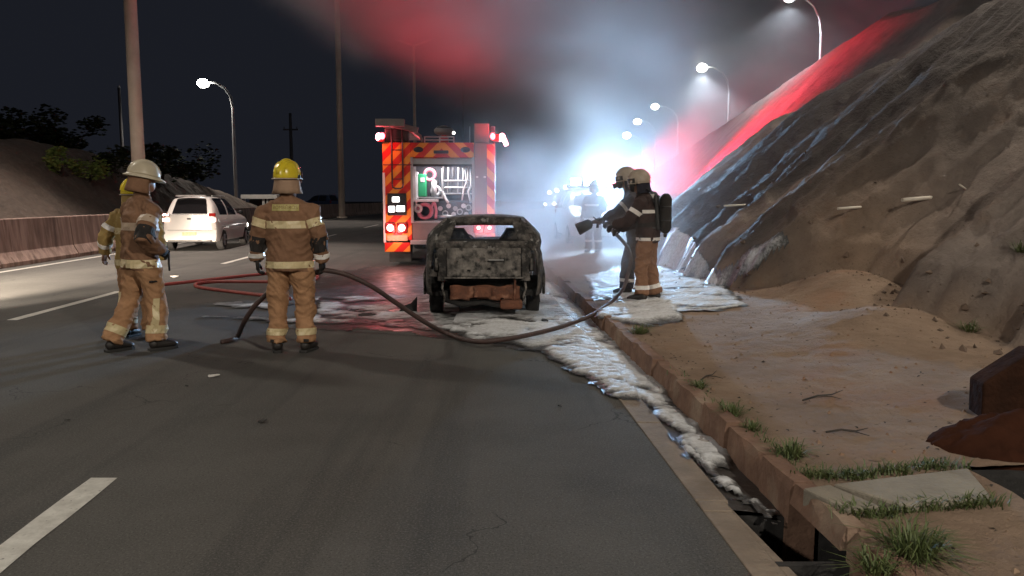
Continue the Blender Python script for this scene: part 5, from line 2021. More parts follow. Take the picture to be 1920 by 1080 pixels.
g_ = empty('green_case', (-.44, .38, 1.64))
MB().box((0, 0, .27), (.20, .26, .54)).build('case_body', M['green_case'], g_, bevel=.02)
MB().box((-.12, -.02, .29), (.035, .28, .60)).build('case_edge', M['hose_white'], g_, bevel=.008)
MB().box((.01, -.14, .40), (.10, .02, .10)).build('case_label', M['hose_white'], g_, bevel=.004)
on_truck(g_, 'upright green case with white edge on the left shelf of the truck locker', 'case')


def coil(label, x, y, z, r, mt, turns=3, ax='Y', tail=None):
    e = empty('hose_coil', (x, y, z))
    for k in range(turns):
        MB().torus((0, .045 * k, 0), r - .02 * (k % 2), .036, ax, 22, 8).build('hose_turn', mt, e, smooth=True)
    if tail:
        MB().tube(spline(tail, 5), .033, 8).build('hose_end', mt, e, smooth=True)
    return on_truck(e, label, 'hose', 'coiled hoses in the truck locker')


coil('pink hose coil on top shelf of the truck locker beside the green case', -.27, .35, 2.16, .13, M['hose_pink'])
coil('large pink hose coil low in the left corner of the truck locker', -.38, .16, 1.30, .17, M['hose_pink'], 4, tail=[(.14, 0, .05), (.22, -.02, .2), (.27, 0, .02), (.26, 0, -.18)])
coil('white hose coil at middle of the truck locker on the shelf', -.12, .30, 1.78, .10, M['hose_white'], 3, tail=[(.08, 0, .03), (.16, -.05, -.03), (.24, -.08, -.2), (.30, -.06, -.28)])
coil('pale hose coil hanging over the locker sill below the green case', -.54, .14, 1.36, .075, M['hose_white'], 2, tail=[(-.05, 0, .05), (-.04, 0, .22), (.02, 0, .26)])

# ================================================================== RESCUE VEHICLE WITH FLOOD LIGHTS BEYOND THE SMOKE
rv = empty('rescue_van', (2.4, 29.4, .15), R(184), 'van facing the camera behind the smoke with glaring flood lights on its roof', 'van')
make_car(rv, 4.4, 1.8, 1.75, M['car_white'], 1.15, lit=False)
rack = MB().box((0, 2.0, 1.84), (1.4, .10, .10)).build('lamp_rack', M['dark_metal'], rv, bevel=.01)
for x in (-.50, -.05, .40):
    h = MB().box((x, 2.06, 2.00), (.36, .16, .26)).build('flood_light', M['dark_metal'], rack, bevel=.02)
    MB().box((x, 2.15, 2.00), (.32, .03, .22)).build('flood_glass', M['e_flood'], h, bevel=.01)
lamp('flood_beam', 'SPOT', (.0, 5.0, 2.02), 13500, (.38, .66, 1.0), rv, .22, target=(1.6, 18, .3), spot=80, blend=.9)
lamp('added_smoke_light', 'SPOT', (.4, 5.0, 2.10), 4200, (.62, .82, 1.0), rv, .2, target=(3.0, 14.5, 4.8), spot=54, blend=.9)  # extra spot added to brighten the dark smoke above the truck
lamp('flood_glow', 'POINT', (-.1, 5.05, 2.10), 210, (.46, .74, 1.0), rv, .2)
MB().box((-.95, 1.6, 1.93), (.22, .22, .16)).build('red_flasher', M['e_red'], rv, bevel=.04)
lamp('flasher_beam', 'SPOT', (-1.0, 1.6, 1.98), 75000, (1.0, .02, .06), rv, .12, target=(-8.0, 1.6, 3.5), spot=76, blend=.8)

# distant oncoming headlights
for i, (px, py, Y, lab) in enumerate(((1030, 383, 118, 'farthest small car with headlights on, left end of the distant lights'), (1049, 382, 100, 'small distant car with headlights on under the far street lamps'),
                                      (1091, 366, 62, 'distant van with wide headlights on beside the glaring flood light'))):
    g = at(px, py, Y)
    e = empty('distant_car', (g.x, Y, g.z - .65), R(176), lab, 'car', 'distant oncoming vehicles')
    MB().box((0, -1.9, .75), (1.65, 3.8, .6)).build('body', M['blue_car'], e, bevel=.15)
    MB().box((0, -2.1, 1.2), (1.45, 2.2, .5)).build('cabin', M['car_glass'], e, bevel=.2)
    for s_ in (-1, 1):
        MB().ball((s_ * .62, .02, .65), (.20, .05, .13), 10, 7).build('headlight', M['e_head'], e)
        for y in (-.8, -3.0):
            MB().tube([(s_ * .7, y, .31), (s_ * .84, y, .31)], .31, 14).build('wheel', M['rubber'], e)

# ================================================================== STREET LAMPS AND POLES
LG = 'street lamps along the road'


def street_lamp(label, base, top, arm, power=0, col=(1, .93, .80), r=.06, mt='e_lamp', group=LG, bulb=.20, n=8, cone=0, size=.15):
    """curved pole: base, height of the head above base, arm = horizontal reach (vector)"""
    e = empty('street_lamp', base, label=label, cat='street lamp', group=group)
    h = top
    a = Vector(arm)
    p = [(0, 0, 0), (0, 0, h * .35), (0, 0, h - 1.5)]
    for t in (25, 50, 75):
        p.append((a.x * .72 * (1 - math.cos(R(t))), a.y * .72 * (1 - math.cos(R(t))), h - 1.5 + 1.5 * math.sin(R(t))))
    p.append((a.x * .86, a.y * .86, h + .02))
    MB().tube(p, [r * 1.5, r * 1.3, r, r * .95, r * .9, r * .85, r * .8], n).build('pole', M['galv'], e, smooth=True)
    hd = MB()
    hd.ball((a.x, a.y, h + .03), (.42, .22, .10), 14, 8)
    hd.build('lamp_head', M['galv'], e, smooth=True)
    MB().ball((a.x, a.y, h - .06), (bulb, bulb, bulb * .75), 14, 9).build('lamp_glass', M[mt], e, smooth=True)
    if power:
        if cone:
            lamp('lamp_light', 'SPOT', (a.x, a.y, h - .34), power, col, e, size, spot=cone, blend=.45)
        else:
            lamp('lamp_light', 'POINT', (a.x, a.y, h - .34), power, col, e, .15)
    return e


def lamp_at(label, head, pole_dx, Y, base_z=0.0, **k):
    p = at(head[0], head[1], Y)
    return street_lamp(label, (p.x + pole_dx, Y, base_z), p.z - base_z + .06, (-pole_dx, 0, 0), **k)


WARM = (1.0, .91, .77)
COOL = (.80, .90, 1.0)
lamp_at('street lamp at the top edge above the right bank', (1480, -3), 1.38, 34, 2.0, power=2600, col=COOL, cone=140)
lamp_at('large glowing street lamp right of the smoke, second from the top', (1316, 127), 1.75, 51.4, 2.0, power=4200, col=COOL, cone=128, bulb=.34)
lamp_at('street lamp third from the top on the right row', (1228, 200), 2.1, 73, 1.0, power=4500, col=COOL, cone=136, bulb=.36, r=.08)
lamp_at('street lamp fourth from the top on the right row', (1195, 228), 1.95, 87.5, .5, power=3000, col=COOL, cone=150, bulb=.42, r=.09, mt='e_lamp')
lamp_at('street lamp fifth from the top, right above the flood light', (1175, 254), 2.0, 106, 0, bulb=.52, r=.1, mt='e_lamp')
for i, (px, py, Y, lab) in enumerate(((1083, 345, 150, 'far street lamp nearest to the flood light glare'), (1061, 351, 175, 'far street lamp second from the flood light glare'),
                                      (1044, 357, 200, 'far street lamp third from the flood light glare'), (1030, 361, 225, 'farthest street lamp at left end of the tiny row'))):
    lamp_at(lab, (px, py), 1.2, Y, -.5, bulb=.55, r=.09, mt='e_lamp_far')
lamp_at('lone lit street lamp behind the left hill', (381, 156), 1.75, 50, 0, power=2600, col=(1, .90, .78), bulb=.36, r=.085, cone=150)
# same rows carried on beside and behind the camera
street_lamp('street lamp on the right bank just outside the frame', (12.3, 15.0, 2.5), 8.6, (-1.7, 0, 0), power=3300, col=(1.0, .88, .72), cone=112)
street_lamp('street lamp on the right side behind the camera', (9.0, -5.0, 0), 9.5, (-2.4, 0, 0), power=4600, col=WARM, cone=170)
street_lamp('street lamp beyond the barrier behind the camera', (-13.6, -11.0, 0), 9.5, (2.0, 0, 0), power=6000, col=(1.0, .93, .82), cone=170, size=.5)
street_lamp('street lamp beyond the barrier left of the camera', (-14.6, 14.5, 0), 9.5, (2.0, 0, 0), power=2300, col=WARM, cone=166, size=.5)

PG = 'tall masts along the far side'


def mast(label, px_top, px_base, Y, base_z, height, r0, r1, mt, name='lighting_mast', group=PG):
    b = at(px_base[0], px_base[1], Y)
    d = ray(*px_top)
    e = MB().tube([(0, 0, 0), (0, 0, height * .5), (0, 0, height)], [r0, (r0 + r1) / 2, r1], 16).build(name, mt, None, smooth=True)
    e.location = (b.x, Y, base_z)
    return tag(e, label, 'mast', group)


def big_mast(label, px, Y, base_z, height, r0, r1, aim=None, power=0, cone=50):
    b = at(px, 372, Y)
    e = empty('lighting_mast', (b.x, Y, base_z), label=label, cat='mast', group=PG)
    MB().tube([(0, 0, 0), (0, 0, height * .5), (0, 0, height)], [r0, (r0 + r1) / 2, r1], 18).build('shaft', M['pole_conc'], e, smooth=True)
    MB().tube([(0, 0, -.05), (0, 0, .12)], [r0 * 1.6, r0 * 1.6], 18).build('base_collar', M['pole_conc'], e)
    MB().tube([(0, 0, height - .25), (0, 0, height - .1)], [.9, .9], 18).build('lamp_ring', M['galv'], e)
    for k in range(6):
        a = k * math.pi / 3
        MB().box((.95 * math.cos(a), .95 * math.sin(a), height - .32), (.34, .34, .16), (0, 0, a)).build('floodlight', M['e_lamp_far'], e)
    if aim:
        lamp('mast_light', 'SPOT', (0, 0, height - .6), power, (1.0, .85, .76), e, .6, target=(aim[0] - b.x, aim[1] - Y, 0), spot=cone, blend=.75)
    return e


big_mast('thick pale concrete mast rising behind the white helmet', 263, 26.5, 0, 22, .215, .16, (-9.6, 22.5), 36000, 44)
big_mast('pale concrete mast standing at the far barrier left of the truck', 640.5, 66, 0, 26, .27, .17, (-14.0, 52), 20000, 36)
# twin arm lamp behind the truck, unlit
b = at(778, 260, 60)
e = empty('twin_lamp', (b.x, 60, 0), label='unlit lamp post with two short arms behind the fire truck', cat='street lamp')
tz = at(777, 84, 60).z
MB().tube([(0, 0, 0), (0, 0, tz)], [.13, .09], 10).build('pole', M['pole_conc'], e, smooth=True)
for s_ in (-1, 1):
    MB().tube([(0, 0, tz - .1), (s_ * .5, 0, tz + .10), (s_ * .95, 0, tz + .28)], .055, 8).build('arm', M['pole_conc'], e, smooth=True)
    MB().ball((s_ * 1.0, 0, tz + .3), (.32, .16, .07), 10, 7).build('lamp_head', M['galv'], e, smooth=True)
for (px, top, Y, lab) in ((868, 150, 85, 'thin bare post in red smoke behind the truck roof'), (223, 165, 48, 'thin dark post on the left hill above the bushes')):
    t_ = at(px, top, Y)
    e = empty('bare_post', (t_.x, Y, 0), label=lab, cat='post')
    MB().tube([(0, 0, 0), (0, 0, t_.z)], [.11, .085], 10).build('shaft', M['dull_pole'], e, smooth=True)
    MB().tube([(0, 0, t_.z), (0, 0, t_.z + .12)], [.10, .06], 10).build('cap', M['galv'], e)
t_ = at(544, 212, 70)
e = empty('utility_pole', (t_.x, 70, 0), label='dim utility pole with a cross arm above the yellow helmet', cat='pole')
MB().tube([(0, 0, 0), (0, 0, t_.z)], [.20, .12], 10).build('shaft', M['dull_pole'], e, smooth=True)
MB().box((0, 0, at(544, 243, 70).z), (1.3, .1, .12)).build('cross_arm', M['dull_pole'], e)
for x in (-.55, 0, .55):
    MB().tube([(x, 0, at(544, 243, 70).z + .06), (x, 0, at(544, 243, 70).z + .25)], .04, 8).build('insulator', M['dull_pole'], e)

# small white shelter at the end of the hill
p = at(485, 378, 58)
e = empty('roadside_shelter', (p.x, 58, .4), label='low white roadside shelter at the foot of the left hill', cat='shelter')
MB().box((.1, .6, 1.32), (2.6, 1.7, .30)).build('roof', M['white_paint'], e, bevel=.02)
for x in (-1.0, .35, .62, 1.25):
    MB().box((x, .0, .56), (.10 if x != .35 else .16, .12, 1.2)).build('post', M['white_paint'], e)
MB().box((.1, 1.35, .4), (2.4, .08, 1.5)).build('back_wall', M['dark_metal'], e)

# ================================================================== TREES ON THE LEFT HILL
def tree(name, label, px, py_base, Y, height, width, mt, n=900, seed=1, group='trees on the left hill', leaf=.13, lobes=9, palm=False):
    r_ = np.random.default_rng(seed)
    b = at(px, py_base, Y)
    bz = hill_z(b.x, Y)
    e = empty(name, (b.x, Y, bz - .1), label=label, cat='tree' if name != 'bush' else 'bush', group=group)
    tr = MB()
    th = height * .55
    tr.tube([(0, 0, 0), (.05 * height * r_.normal(), .03, th * .5), (.06 * height * r_.normal(), 0, th)], [.05 * width + .03, .035 * width + .02, .02], 8)
    cs = []
    for k in range(lobes):
        a, q = r_.uniform(0, 6.28), r_.uniform(.2, 1) ** .5
        c = np.array([math.cos(a) * q * width * .40, math.sin(a) * q * width * .40, height * r_.uniform(.30, .92)])
        c[:2] *= 1.15 - .6 * abs(c[2] / height - .55)
        cs.append((c, width * r_.uniform(.14, .27)))
        if k < 6:
            tr.tube([(0, 0, th * .45), Vector(c) * .6 + V(0, 0, th * .2), Vector(c)], [.03, .02, .008], 5)
    tr.build('trunk', M['bark'], e, smooth=True)
    vs_, fs = [], []
    for i in range(n):
        c, r = cs[r_.integers(len(cs))]
        d = r_.normal(size=3)
        d /= np.linalg.norm(d)
        p = c + d * r * r_.uniform(.35, 1.15) * np.array([1, 1, .8])
        a = r_.normal(size=3)
        a /= np.linalg.norm(a)
        u = np.cross(a, [0, 0, 1.0001])
        u /= np.linalg.norm(u)
        s_ = leaf * r_.uniform(.6, 1.4)
        w_ = np.cross(a, u)
        k = len(vs_)
        vs_ += [p - u * s_, p + w_ * s_ * .42, p + u * s_, p - w_ * s_ * .42]
        fs.append((k, k + 1, k + 2, k + 3))
    MB_ = bpy.data.meshes.new('crown')
    MB_.from_pydata([tuple(v) for v in vs_], [], fs)
    MB_.update()
    link('crown', MB_, mt, e)
    return e


tree('bush', 'bright yellowish green bush on the hill crest at left', 108, 262, 29, 1.15, 1.1, M['leaf'], 700, 3, leaf=.07)
tree('bush', 'low green bush between the bright bush and the mast', 165, 270, 30.5, .95, 1.5, M['leaf'], 800, 4, leaf=.07)
tree('bush', 'dark rounded bush just left of the concrete mast', 212, 282, 33, 1.5, 2.0, M['leaf_unlit'], 900, 5, leaf=.085)
tree('bush', 'dark bush just right of the concrete mast', 300, 310, 39, 1.9, 2.0, M['leaf_unlit'], 800, 6, leaf=.1)
tree('tree', 'broad dark tree behind the bright bush on the hill', 130, 262, 38, 2.3, 3.1, M['leaf_unlit'], 1500, 7, leaf=.14)
tree('tree', 'dark tree at the left frame edge on the hill', 15, 262, 34, 1.7, 3.4, M['leaf_unlit'], 1300, 8, leaf=.14)
tree('tree', 'dark low tree under the lone street lamp', 345, 330, 46, 2.2, 3.2, M['leaf_unlit'], 1200, 9, leaf=.14)
tree('bush', 'small scrubby bush on the descending hill crest', 268, 300, 36, .8, 1.2, M['leaf_unlit'], 400, 10, leaf=.07)


# ================================================================== SMALL THINGS
def bank_depth(px, py):
    """first hit of the pixel ray on the land"""
    d = ray(px, py)
    for Y in np.arange(4, 40, .03):
        if float(zland(np.array([d.x * Y]), np.array([Y]))[0][0]) > HC + d.z * Y and d.x * Y > kerbx(Y) + .2:
            return Y
    return 14.0


def drain_pipe(label, a, b, Y, r):
    Yb = bank_depth(*b)
    p, q = at(a[0], a[1], min(Y, Yb - .10)), at(b[0], b[1], Yb + .06)
    e = empty('drain_pipe', p, label=label, cat='pipe', group='white pipes sticking out of the bank')
    d = q - p
    n = 12
    o = MB()
    t = d.normalized()
    sx = t.cross(V(0, 0, 1)).normalized()
    up = sx.cross(t)
    vs_, fs = [], []
    for (s_, rr) in ((0, r), (1, r), (1, r * .8), (0, r * .8)):
        for k in range(n):
            a_ = 2 * math.pi * k / n
            vs_.append(d * s_ + sx * (rr * math.cos(a_)) + up * (rr * math.sin(a_)))
    for j in range(4):
        j2 = (j + 1) % 4
        for k in range(n):
            k2 = (k + 1) % n
            fs.append((j * n + k, j * n + k2, j2 * n + k2, j2 * n + k))
    o.add(vs_, fs).build('pipe', M['white_pipe'], e, smooth=True)
    MB().tube([d * .80, d * .86], r * 1.12, 12).build('socket', M['white_pipe'], e)
    return e


for lab, a, b, r in (('short white pipe in the bank nearest the firefighters', (1358, 386), (1400, 384), .017), ('middle white pipe in the dark bank', (1571, 391), (1625, 388), .019),
                     ('longest and thickest white pipe in the bank', (1692, 375), (1755, 370), .027)):
    Y = bank_depth((a[0] + b[0]) / 2, (a[1] + b[1]) / 2) - .12
    drain_pipe(lab, a, b, Y, r)
Y = bank_depth(1806, 350) - .06
drain_pipe('small grey twig like pipe at upper right of the bank', (1799, 346), (1814, 357), Y, .012)

# concrete cover by the drain mouth, upright broken block at the right edge
x0 = float(kerbx(4.0)) + .20
e = empty('cover_slab', (0, 0, 0), label='flat pale concrete cover slab in the sidewalk between two strips of grass', cat='slab')
b = MB()
P0, P1, P2, P3 = gr(1562, 908, .17), gr(1815, 878, .17), gr(1862, 934, .17), gr(1690, 948, .17)
b.prism([(p.x, p.y) for p in (P0, P1, P2, P3)], 'Z', .06, .175)
b.build('slab', M['slab'], e, bevel=.012)
b = MB()
b.prism([(p.x, p.y) for p in (gr(1505, 915, .17), gr(1555, 908, .17), gr(1655, 950, .17), gr(1590, 956, .17))], 'Z', .05, .172)
b.build('edge_slab', M['slab'], e, bevel=.012)
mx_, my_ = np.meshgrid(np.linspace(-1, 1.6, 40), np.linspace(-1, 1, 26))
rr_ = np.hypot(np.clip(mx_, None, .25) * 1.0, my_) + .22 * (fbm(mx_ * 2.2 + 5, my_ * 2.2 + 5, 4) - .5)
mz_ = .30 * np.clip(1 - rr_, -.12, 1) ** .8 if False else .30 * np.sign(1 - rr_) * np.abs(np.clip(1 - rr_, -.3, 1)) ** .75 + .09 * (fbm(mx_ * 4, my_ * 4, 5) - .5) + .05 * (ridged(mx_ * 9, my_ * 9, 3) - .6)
o = link('shaded_earth_mound', grid_mesh('shaded_earth_mound', 3.02 + mx_ * .55, 4.62 + my_ * .36, .12 + mz_ * .8), M['shaded_red_earth'], smooth=True)  # heap where the block's shadow falls, shade painted into its colour
tag(o, 'heap of rusty red earth coloured dark as shade in front of the dark block at the right edge', 'earth heap')
e = empty('broken_block', (3.10, 5.12, .10), R(-8), 'upright dark broken concrete block at the right edge of the sidewalk', 'concrete block')
b = MB()
b.prism([(-.02, -.12), (-.03, .30), (.02, .34), (.26, .52), (1.3, .64), (1.3, -.35), (.3, -.35)], 'Y', -.02, .20)
o = b.build('block', M['slab_dark'], e, bevel=.015)
MB().box((.9, .21, .1), (1.3, .06, .5), (R(3), 0, 0)).build('back_slab', M['slab_dark'], e, bevel=.01)


def tuft(label, x, y, z, r, n, seed, h=.11, flat=.0, group='grass tufts along the kerb'):
    r_ = np.random.default_rng(seed)
    vs_, fs = [], []
    for i in range(n):
        a = r_.uniform(0, 6.28)
        q = r * r_.uniform(0, .55)
        bx, by = q * math.cos(a) * (1 + flat), q * math.sin(a)
        a2 = a + r_.normal() * .7
        L = h * r_.uniform(.5, 1.5)
        ln = r_.uniform(.35, 1.1)
        dx, dy = math.cos(a2) * ln * L, math.sin(a2) * ln * L
        w_ = r_.uniform(.0025, .005)
        nx, ny = -math.sin(a2) * w_, math.cos(a2) * w_
        k = len(vs_)
        rise = L * max(.12, 1 - ln * .7)
        vs_ += [(bx - nx, by - ny, -.01), (bx + nx, by + ny, -.01), (bx + dx * .5 + nx * .8, by + dy * .5 + ny * .8, rise * .75), (bx + dx * .5 - nx * .8, by + dy * .5 - ny * .8, rise * .75),
                (bx + dx * 1.2, by + dy * 1.2, rise * r_.uniform(.5, 1.0))]
        fs += [(k, k + 1, k + 2, k + 3), (k + 3, k + 2, k + 4)]
    me = bpy.data.meshes.new('grass_tuft')
    me.from_pydata(vs_, [], fs)
    me.update()
    o = link('grass_tuft', me, M['grass'])
    o.location = (x, y, z)
    return tag(o, label, 'grass', group)


for i, (px, py, r, n, h, lab) in enumerate(((1712, 1030, .17, 260, .17, 'biggest grass tuft hanging over the kerb right of the drain mouth'), (1640, 1062, .10, 90, .12, 'grass tuft low at the kerb foot below the big tuft'),
                                            (1372, 772, .10, 110, .12, 'grass tuft on the kerb above the foam channel'), (1310, 722, .09, 80, .09, 'dry dark tuft at the back of the kerb nearest the foam bend'),
                                            (1480, 850, .12, 130, .13, 'grass tuft at the kerb joint before the grass strip'), (1410, 800, .07, 60, .08, 'small tuft between two kerb stones'),
                                            (1200, 622, .16, 160, .14, 'grass clump beside the foam patch at the kerb'), (1815, 648, .12, 90, .14, 'dark weed at the foot of the bank near the right edge'),
                                            (1905, 640, .12, 90, .16, 'dark weed at the very right edge of the bank'))):
    g = gr(px, py, .15)
    z = float(zland(np.array([g.x]), np.array([g.y]))[0][0])
    tuft(lab, g.x, g.y, max(z, .13), r, n, 20 + i, h)


def grass_line(pts, n, spread, h, seed, name='grass'):
    r_ = np.random.default_rng(seed)
    vs_, fs = [], []
    for i in range(n):
        t = r_.uniform(0, len(pts) - 1.001)
        if math.sin(t * 5.3 + seed) * math.sin(t * 11.7 + seed * 2) < r_.uniform(-.9, .5):
            continue
        k0 = int(t)
        p = Vector(pts[k0]).lerp(Vector(pts[k0 + 1]), t - k0)
        bx, by = p.x + r_.normal() * spread, p.y + r_.normal() * spread * .6
        bz = max(float(zland(np.array([bx]), np.array([by]))[0][0]), .13) if True else 0
        a2 = r_.uniform(0, 6.28)
        L = h * r_.uniform(.4, 1.4)
        dx, dy = math.cos(a2) * L * .8, math.sin(a2) * L * .8
        w_ = r_.uniform(.002, .0045)
        nx, ny = -math.sin(a2) * w_, math.cos(a2) * w_
        k = len(vs_)
        vs_ += [(bx - nx, by - ny, bz - .01), (bx + nx, by + ny, bz - .01), (bx + dx * .5 + nx, by + dy * .5 + ny, bz + L * .55), (bx + dx * .5 - nx, by + dy * .5 - ny, bz + L * .55), (bx + dx, by + dy, bz + L * r_.uniform(.4, .9))]
        fs += [(k, k + 1, k + 2, k + 3), (k + 3, k + 2, k + 4)]
    me = bpy.data.meshes.new(name)
    me.from_pydata(vs_, [], fs)
    me.update()
    return tag(link(name, me, M['grass']), kind='stuff')


grass_line([gr(1505, 885, .15), gr(1570, 892, .15), gr(1640, 885, .15), gr(1720, 876, .15), gr(1800, 872, .15)], 1100, .05, .06, 41)
grass_line([gr(1580, 960, .15), gr(1650, 962, .15), gr(1720, 952, .15), gr(1800, 948, .15), gr(1870, 945, .15)], 700, .03, .07, 42)
grass_line([gr(1260, 690, .15), gr(1340, 750, .15), gr(1400, 790, .15), gr(1470, 850, .15), gr(1520, 890, .15)], 260, .035, .05, 43)


# dry twigs on the sand
for i, (px, py, a, L, lab) in enumerate(((1545, 728, .5, .22, 'forked dry twig lying in the middle of the sandy sidewalk'), (1590, 792, .05, .14, 'thin straight twig on the sand near the grass strip'),
                                         (1330, 690, .9, .16, 'short dark twig on the sand beside the kerb'))):
    g = gr(px, py, .2)
    z = float(zland(np.array([g.x]), np.array([g.y]))[0][0]) + .008
    m = MB()
    d = V(math.cos(a), math.sin(a), .02)
    p0 = V(g.x, g.y, z)
    m.tube([p0 - d * L, p0 - d * L * .3 + V(0, 0, .012), p0 + d * L * .4, p0 + d * L + V(0, .02, .01)], [.006, .007, .005, .002], 6)
    m.tube([p0 - d * L * .2 + V(0, 0, .008), p0 + V(.03, -.07, .014), p0 + V(.08, -.13, .01)], [.005, .004, .002], 6)
    tag(m.build('twig', M['bark']), lab, 'twig', 'dry twigs on the sidewalk')
# fallen dry leaves and grit
r_ = np.random.default_rng(91)
vs_, fs = [], []
for i in range(260):
    y = r_.uniform(3, 10)
    x = r_.uniform(kerbx(y) + .15, kerbx(y) + 2.6) if i % 3 else r_.uniform(kerbx(y) + .13, kerbx(y) + .4)
    z = float(zland(np.array([x]), np.array([y]))[0][0]) + .004
    s_, a = r_.uniform(.008, .022), r_.uniform(0, 6.28)
    u, v = np.array((math.cos(a), math.sin(a), r_.normal() * .2)) * s_, np.array((-math.sin(a), math.cos(a), r_.normal() * .3)) * s_ * .45
    k = len(vs_)
    c = np.array((x, y, z))
    vs_ += [tuple(c - u), tuple(c + v + (0, 0, .004)), tuple(c + u), tuple(c - v + (0, 0, .004))]
    fs.append((k, k + 1, k + 2, k + 3))
me = bpy.data.meshes.new('leaves')
me.from_pydata(vs_, [], fs)
tag(link('leaves', me, M['bark']), kind='stuff')


# litter and cinders
def scrap(label, px, py, size, mt, seed, name='paper_scrap', cat='scrap', z=.006):
    r_ = np.random.default_rng(seed)
    g = gr(px, py, z)
    n = 7
    vs_ = []
    for zz in (0, .25):
        for k in range(n):
            a = 2 * math.pi * k / n
            q = size * r_.uniform(.6, 1.2)
            vs_.append((q * math.cos(a), q * .55 * math.sin(a), zz * size + r_.uniform(0, .2) * size))
    o = MB().add(vs_, [tuple(range(n))[::-1], tuple(range(n, 2 * n))] + [(k, (k + 1) % n, n + (k + 1) % n, n + k) for k in range(n)]).build(name, mt)
    o.location = g
    o.rotation_euler = (0, 0, r_.uniform(0, 3))
    return tag(o, label, cat)


scrap('white paper scrap on the asphalt below the two standing people', 402, 706, .055, M['scrap'], 1)
scrap('white scrap lying on the road between the standing people', 328, 520, .09, M['scrap'], 2)
scrap('small pale scrap on the far lane near the mast', 728, 430, .12, M['scrap'], 3)
scrap('dark cinder on the asphalt in the middle of the near lane', 492, 791, .035, M['cinder'], 4, 'cinder', 'cinder')
scrap('small dark cinder left of the paper scrap', 350, 724, .02, M['cinder'], 5, 'cinder', 'cinder')
scrap('tiny dark stone in the near left lane', 126, 788, .02, M['cinder'], 6, 'cinder', 'cinder')
scrap('dark cinder beside the foam on the near lane', 1050, 762, .025, M['cinder'], 7, 'cinder', 'cinder')
scrap('burnt lump lying right of the car rear wheel', 1022, 604, .10, M['cinder'], 8, 'burnt_lump', 'debris', .02)
scrap('second burnt lump under the right rear corner of the car', 992, 607, .08, M['cinder'], 9, 'burnt_lump', 'debris', .02)
g = gr(768, 585, .01)
o = MB().prism([(-.16, 0), (.10, 0), (.12, .22), (.02, .12), (-.08, .09)], 'Y', -.03, .03).build('burnt_scrap', M['soot'], None, bevel=.008)
o.location = g
o.rotation_euler = (R(-20), 0, R(15))
tag(o, 'pointed black burnt panel lying left of the burnt car', 'debris')
r_ = np.random.default_rng(77)
vs_, fs = [], []
for i in range(900):
    y = r_.uniform(3, 12)
    x = r_.uniform(kerbx(y) + .2, kerbx(y) + 3.0)
    z = float(zland(np.array([x]), np.array([y]))[0][0])
    s_ = .004 + .02 * r_.random() ** 4
    k = len(vs_)
    for (a, b_, c) in ((1, 0, 0), (-.5, .8, 0), (-.6, -.8, 0), (0, 0, .9)):
        vs_.append((x + a * s_ * r_.uniform(.7, 1.3), y + b_ * s_ * r_.uniform(.7, 1.3), z + c * s_))
    fs += [(k, k + 1, k + 3), (k + 1, k + 2, k + 3), (k + 2, k, k + 3)]
me = bpy.data.meshes.new('pebbles')
me.from_pydata(vs_, [], fs)
tag(link('pebbles', me, M['sand']), kind='stuff')


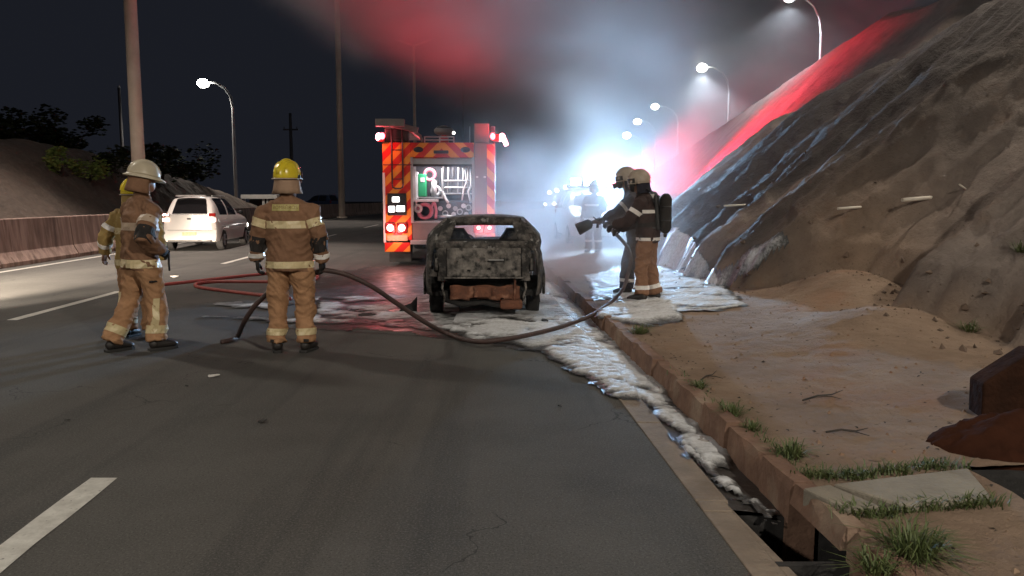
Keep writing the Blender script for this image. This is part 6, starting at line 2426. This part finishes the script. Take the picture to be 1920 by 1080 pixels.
# ================================================================== SMOKE
def smoke_mat():
    m = bpy.data.materials.new('smoke_volume')
    m.use_nodes = True
    nt = m.node_tree
    nt.nodes.clear()
    L = nt.links.new
    out = N(nt, 'ShaderNodeOutputMaterial')
    vol = N(nt, 'ShaderNodeVolumePrincipled')
    vol.inputs['Color'].default_value = (.86, .86, .88, 1)
    vol.inputs['Anisotropy'].default_value = .25
    L(vol.outputs[0], out.inputs['Volume'])
    tc = N(nt, 'ShaderNodeTexCoord')
    sp = N(nt, 'ShaderNodeSeparateXYZ')
    L(tc.outputs['Object'], sp.inputs[0])

    def mth(op, a, b=None, c=None):
        n = N(nt, 'ShaderNodeMath', operation=op)
        for i, q in enumerate((a, b, c)):
            if q is None:
                continue
            if isinstance(q, (int, float)):
                n.inputs[i].default_value = q
            else:
                L(q, n.inputs[i])
        return n.outputs[0]

    def ss(v, a, b, c=0.0, d=1.0):
        n = N(nt, 'ShaderNodeMapRange', interpolation_type='SMOOTHSTEP')
        n.inputs['From Min'].default_value = a
        n.inputs['From Max'].default_value = b
        n.inputs['To Min'].default_value = c
        n.inputs['To Max'].default_value = d
        L(v, n.inputs['Value'])
        return n.outputs[0]
    x, y, z = sp.outputs
    n1 = N(nt, 'ShaderNodeTexNoise')
    n1.inputs['Scale'].default_value = .16
    n1.inputs['Detail'].default_value = 5
    n1.inputs['Roughness'].default_value = .6
    n1.inputs['Distortion'].default_value = .6
    mp = N(nt, 'ShaderNodeMapping')
    mp.inputs['Rotation'].default_value = (0, R(28), 0)
    mp.inputs['Scale'].default_value = (.75, .8, 1.25)
    L(tc.outputs['Object'], mp.inputs['Vector'])
    L(mp.outputs[0], n1.inputs['Vector'])
    nz1 = n1.outputs['Fac']
    # left edge leans: low smoke stays right of the truck, high smoke reaches over it
    q = mth('ADD', x, mth('MULTIPLY', mth('MAXIMUM', mth('SUBTRACT', z, 3.2), 0.0), 1.55))
    q = mth('ADD', q, mth('MULTIPLY', mth('SUBTRACT', nz1, .5), 7.0))
    left = mth('MULTIPLY', ss(q, -.6, 4.0), ss(q, -.5, 5.0, .15, 1.1))
    ym = mth('MULTIPLY', ss(y, 12.5, 19), ss(y, 62, 46))
    zm = ss(z, 19, 10)
    rt = mth('MULTIPLY', ss(mth('SUBTRACT', x, mth('MULTIPLY', y, .20)), -.4, 1.8), mth('MULTIPLY', ss(y, 50, 38), .88))
    body = mth('MULTIPLY', mth('MULTIPLY', mth('MULTIPLY', left, ym), zm), mth('SUBTRACT', 1.0, rt))
    n3 = N(nt, 'ShaderNodeTexNoise')
    n3.inputs['Scale'].default_value = .42
    n3.inputs['Detail'].default_value = 5
    n3.inputs['Distortion'].default_value = .8
    L(mp.outputs[0], n3.inputs['Vector'])
    body = mth('MULTIPLY', body, ss(n3.outputs['Fac'], .34, .66, .62, 1.35))
    dens = mth('MULTIPLY', body, ss(nz1, .38, .66, .026, .070))
    # low drift between car, nozzle and truck
    lx = mth('MULTIPLY', ss(x, -1.7, .5), ss(x, 3.4, 1.6))
    ly = mth('MULTIPLY', ss(y, 9.8, 12.6), ss(y, 22, 17.5))
    lz = ss(z, 3.2, .6)
    n2 = N(nt, 'ShaderNodeTexNoise')
    n2.inputs['Scale'].default_value = .9
    n2.inputs['Detail'].default_value = 4
    L(tc.outputs['Object'], n2.inputs['Vector'])
    low = mth('MULTIPLY', mth('MULTIPLY', mth('MULTIPLY', lx, ly), lz), ss(n2.outputs['Fac'], .35, .7, .03, .36))
    L(mth('ADD', dens, low), vol.inputs['Density'])
    return m


sm = MB().box((2.0, 37.0, 9.4), (34, 53, 19.6)).build('smoke', smoke_mat())
tag(sm, kind='stuff')
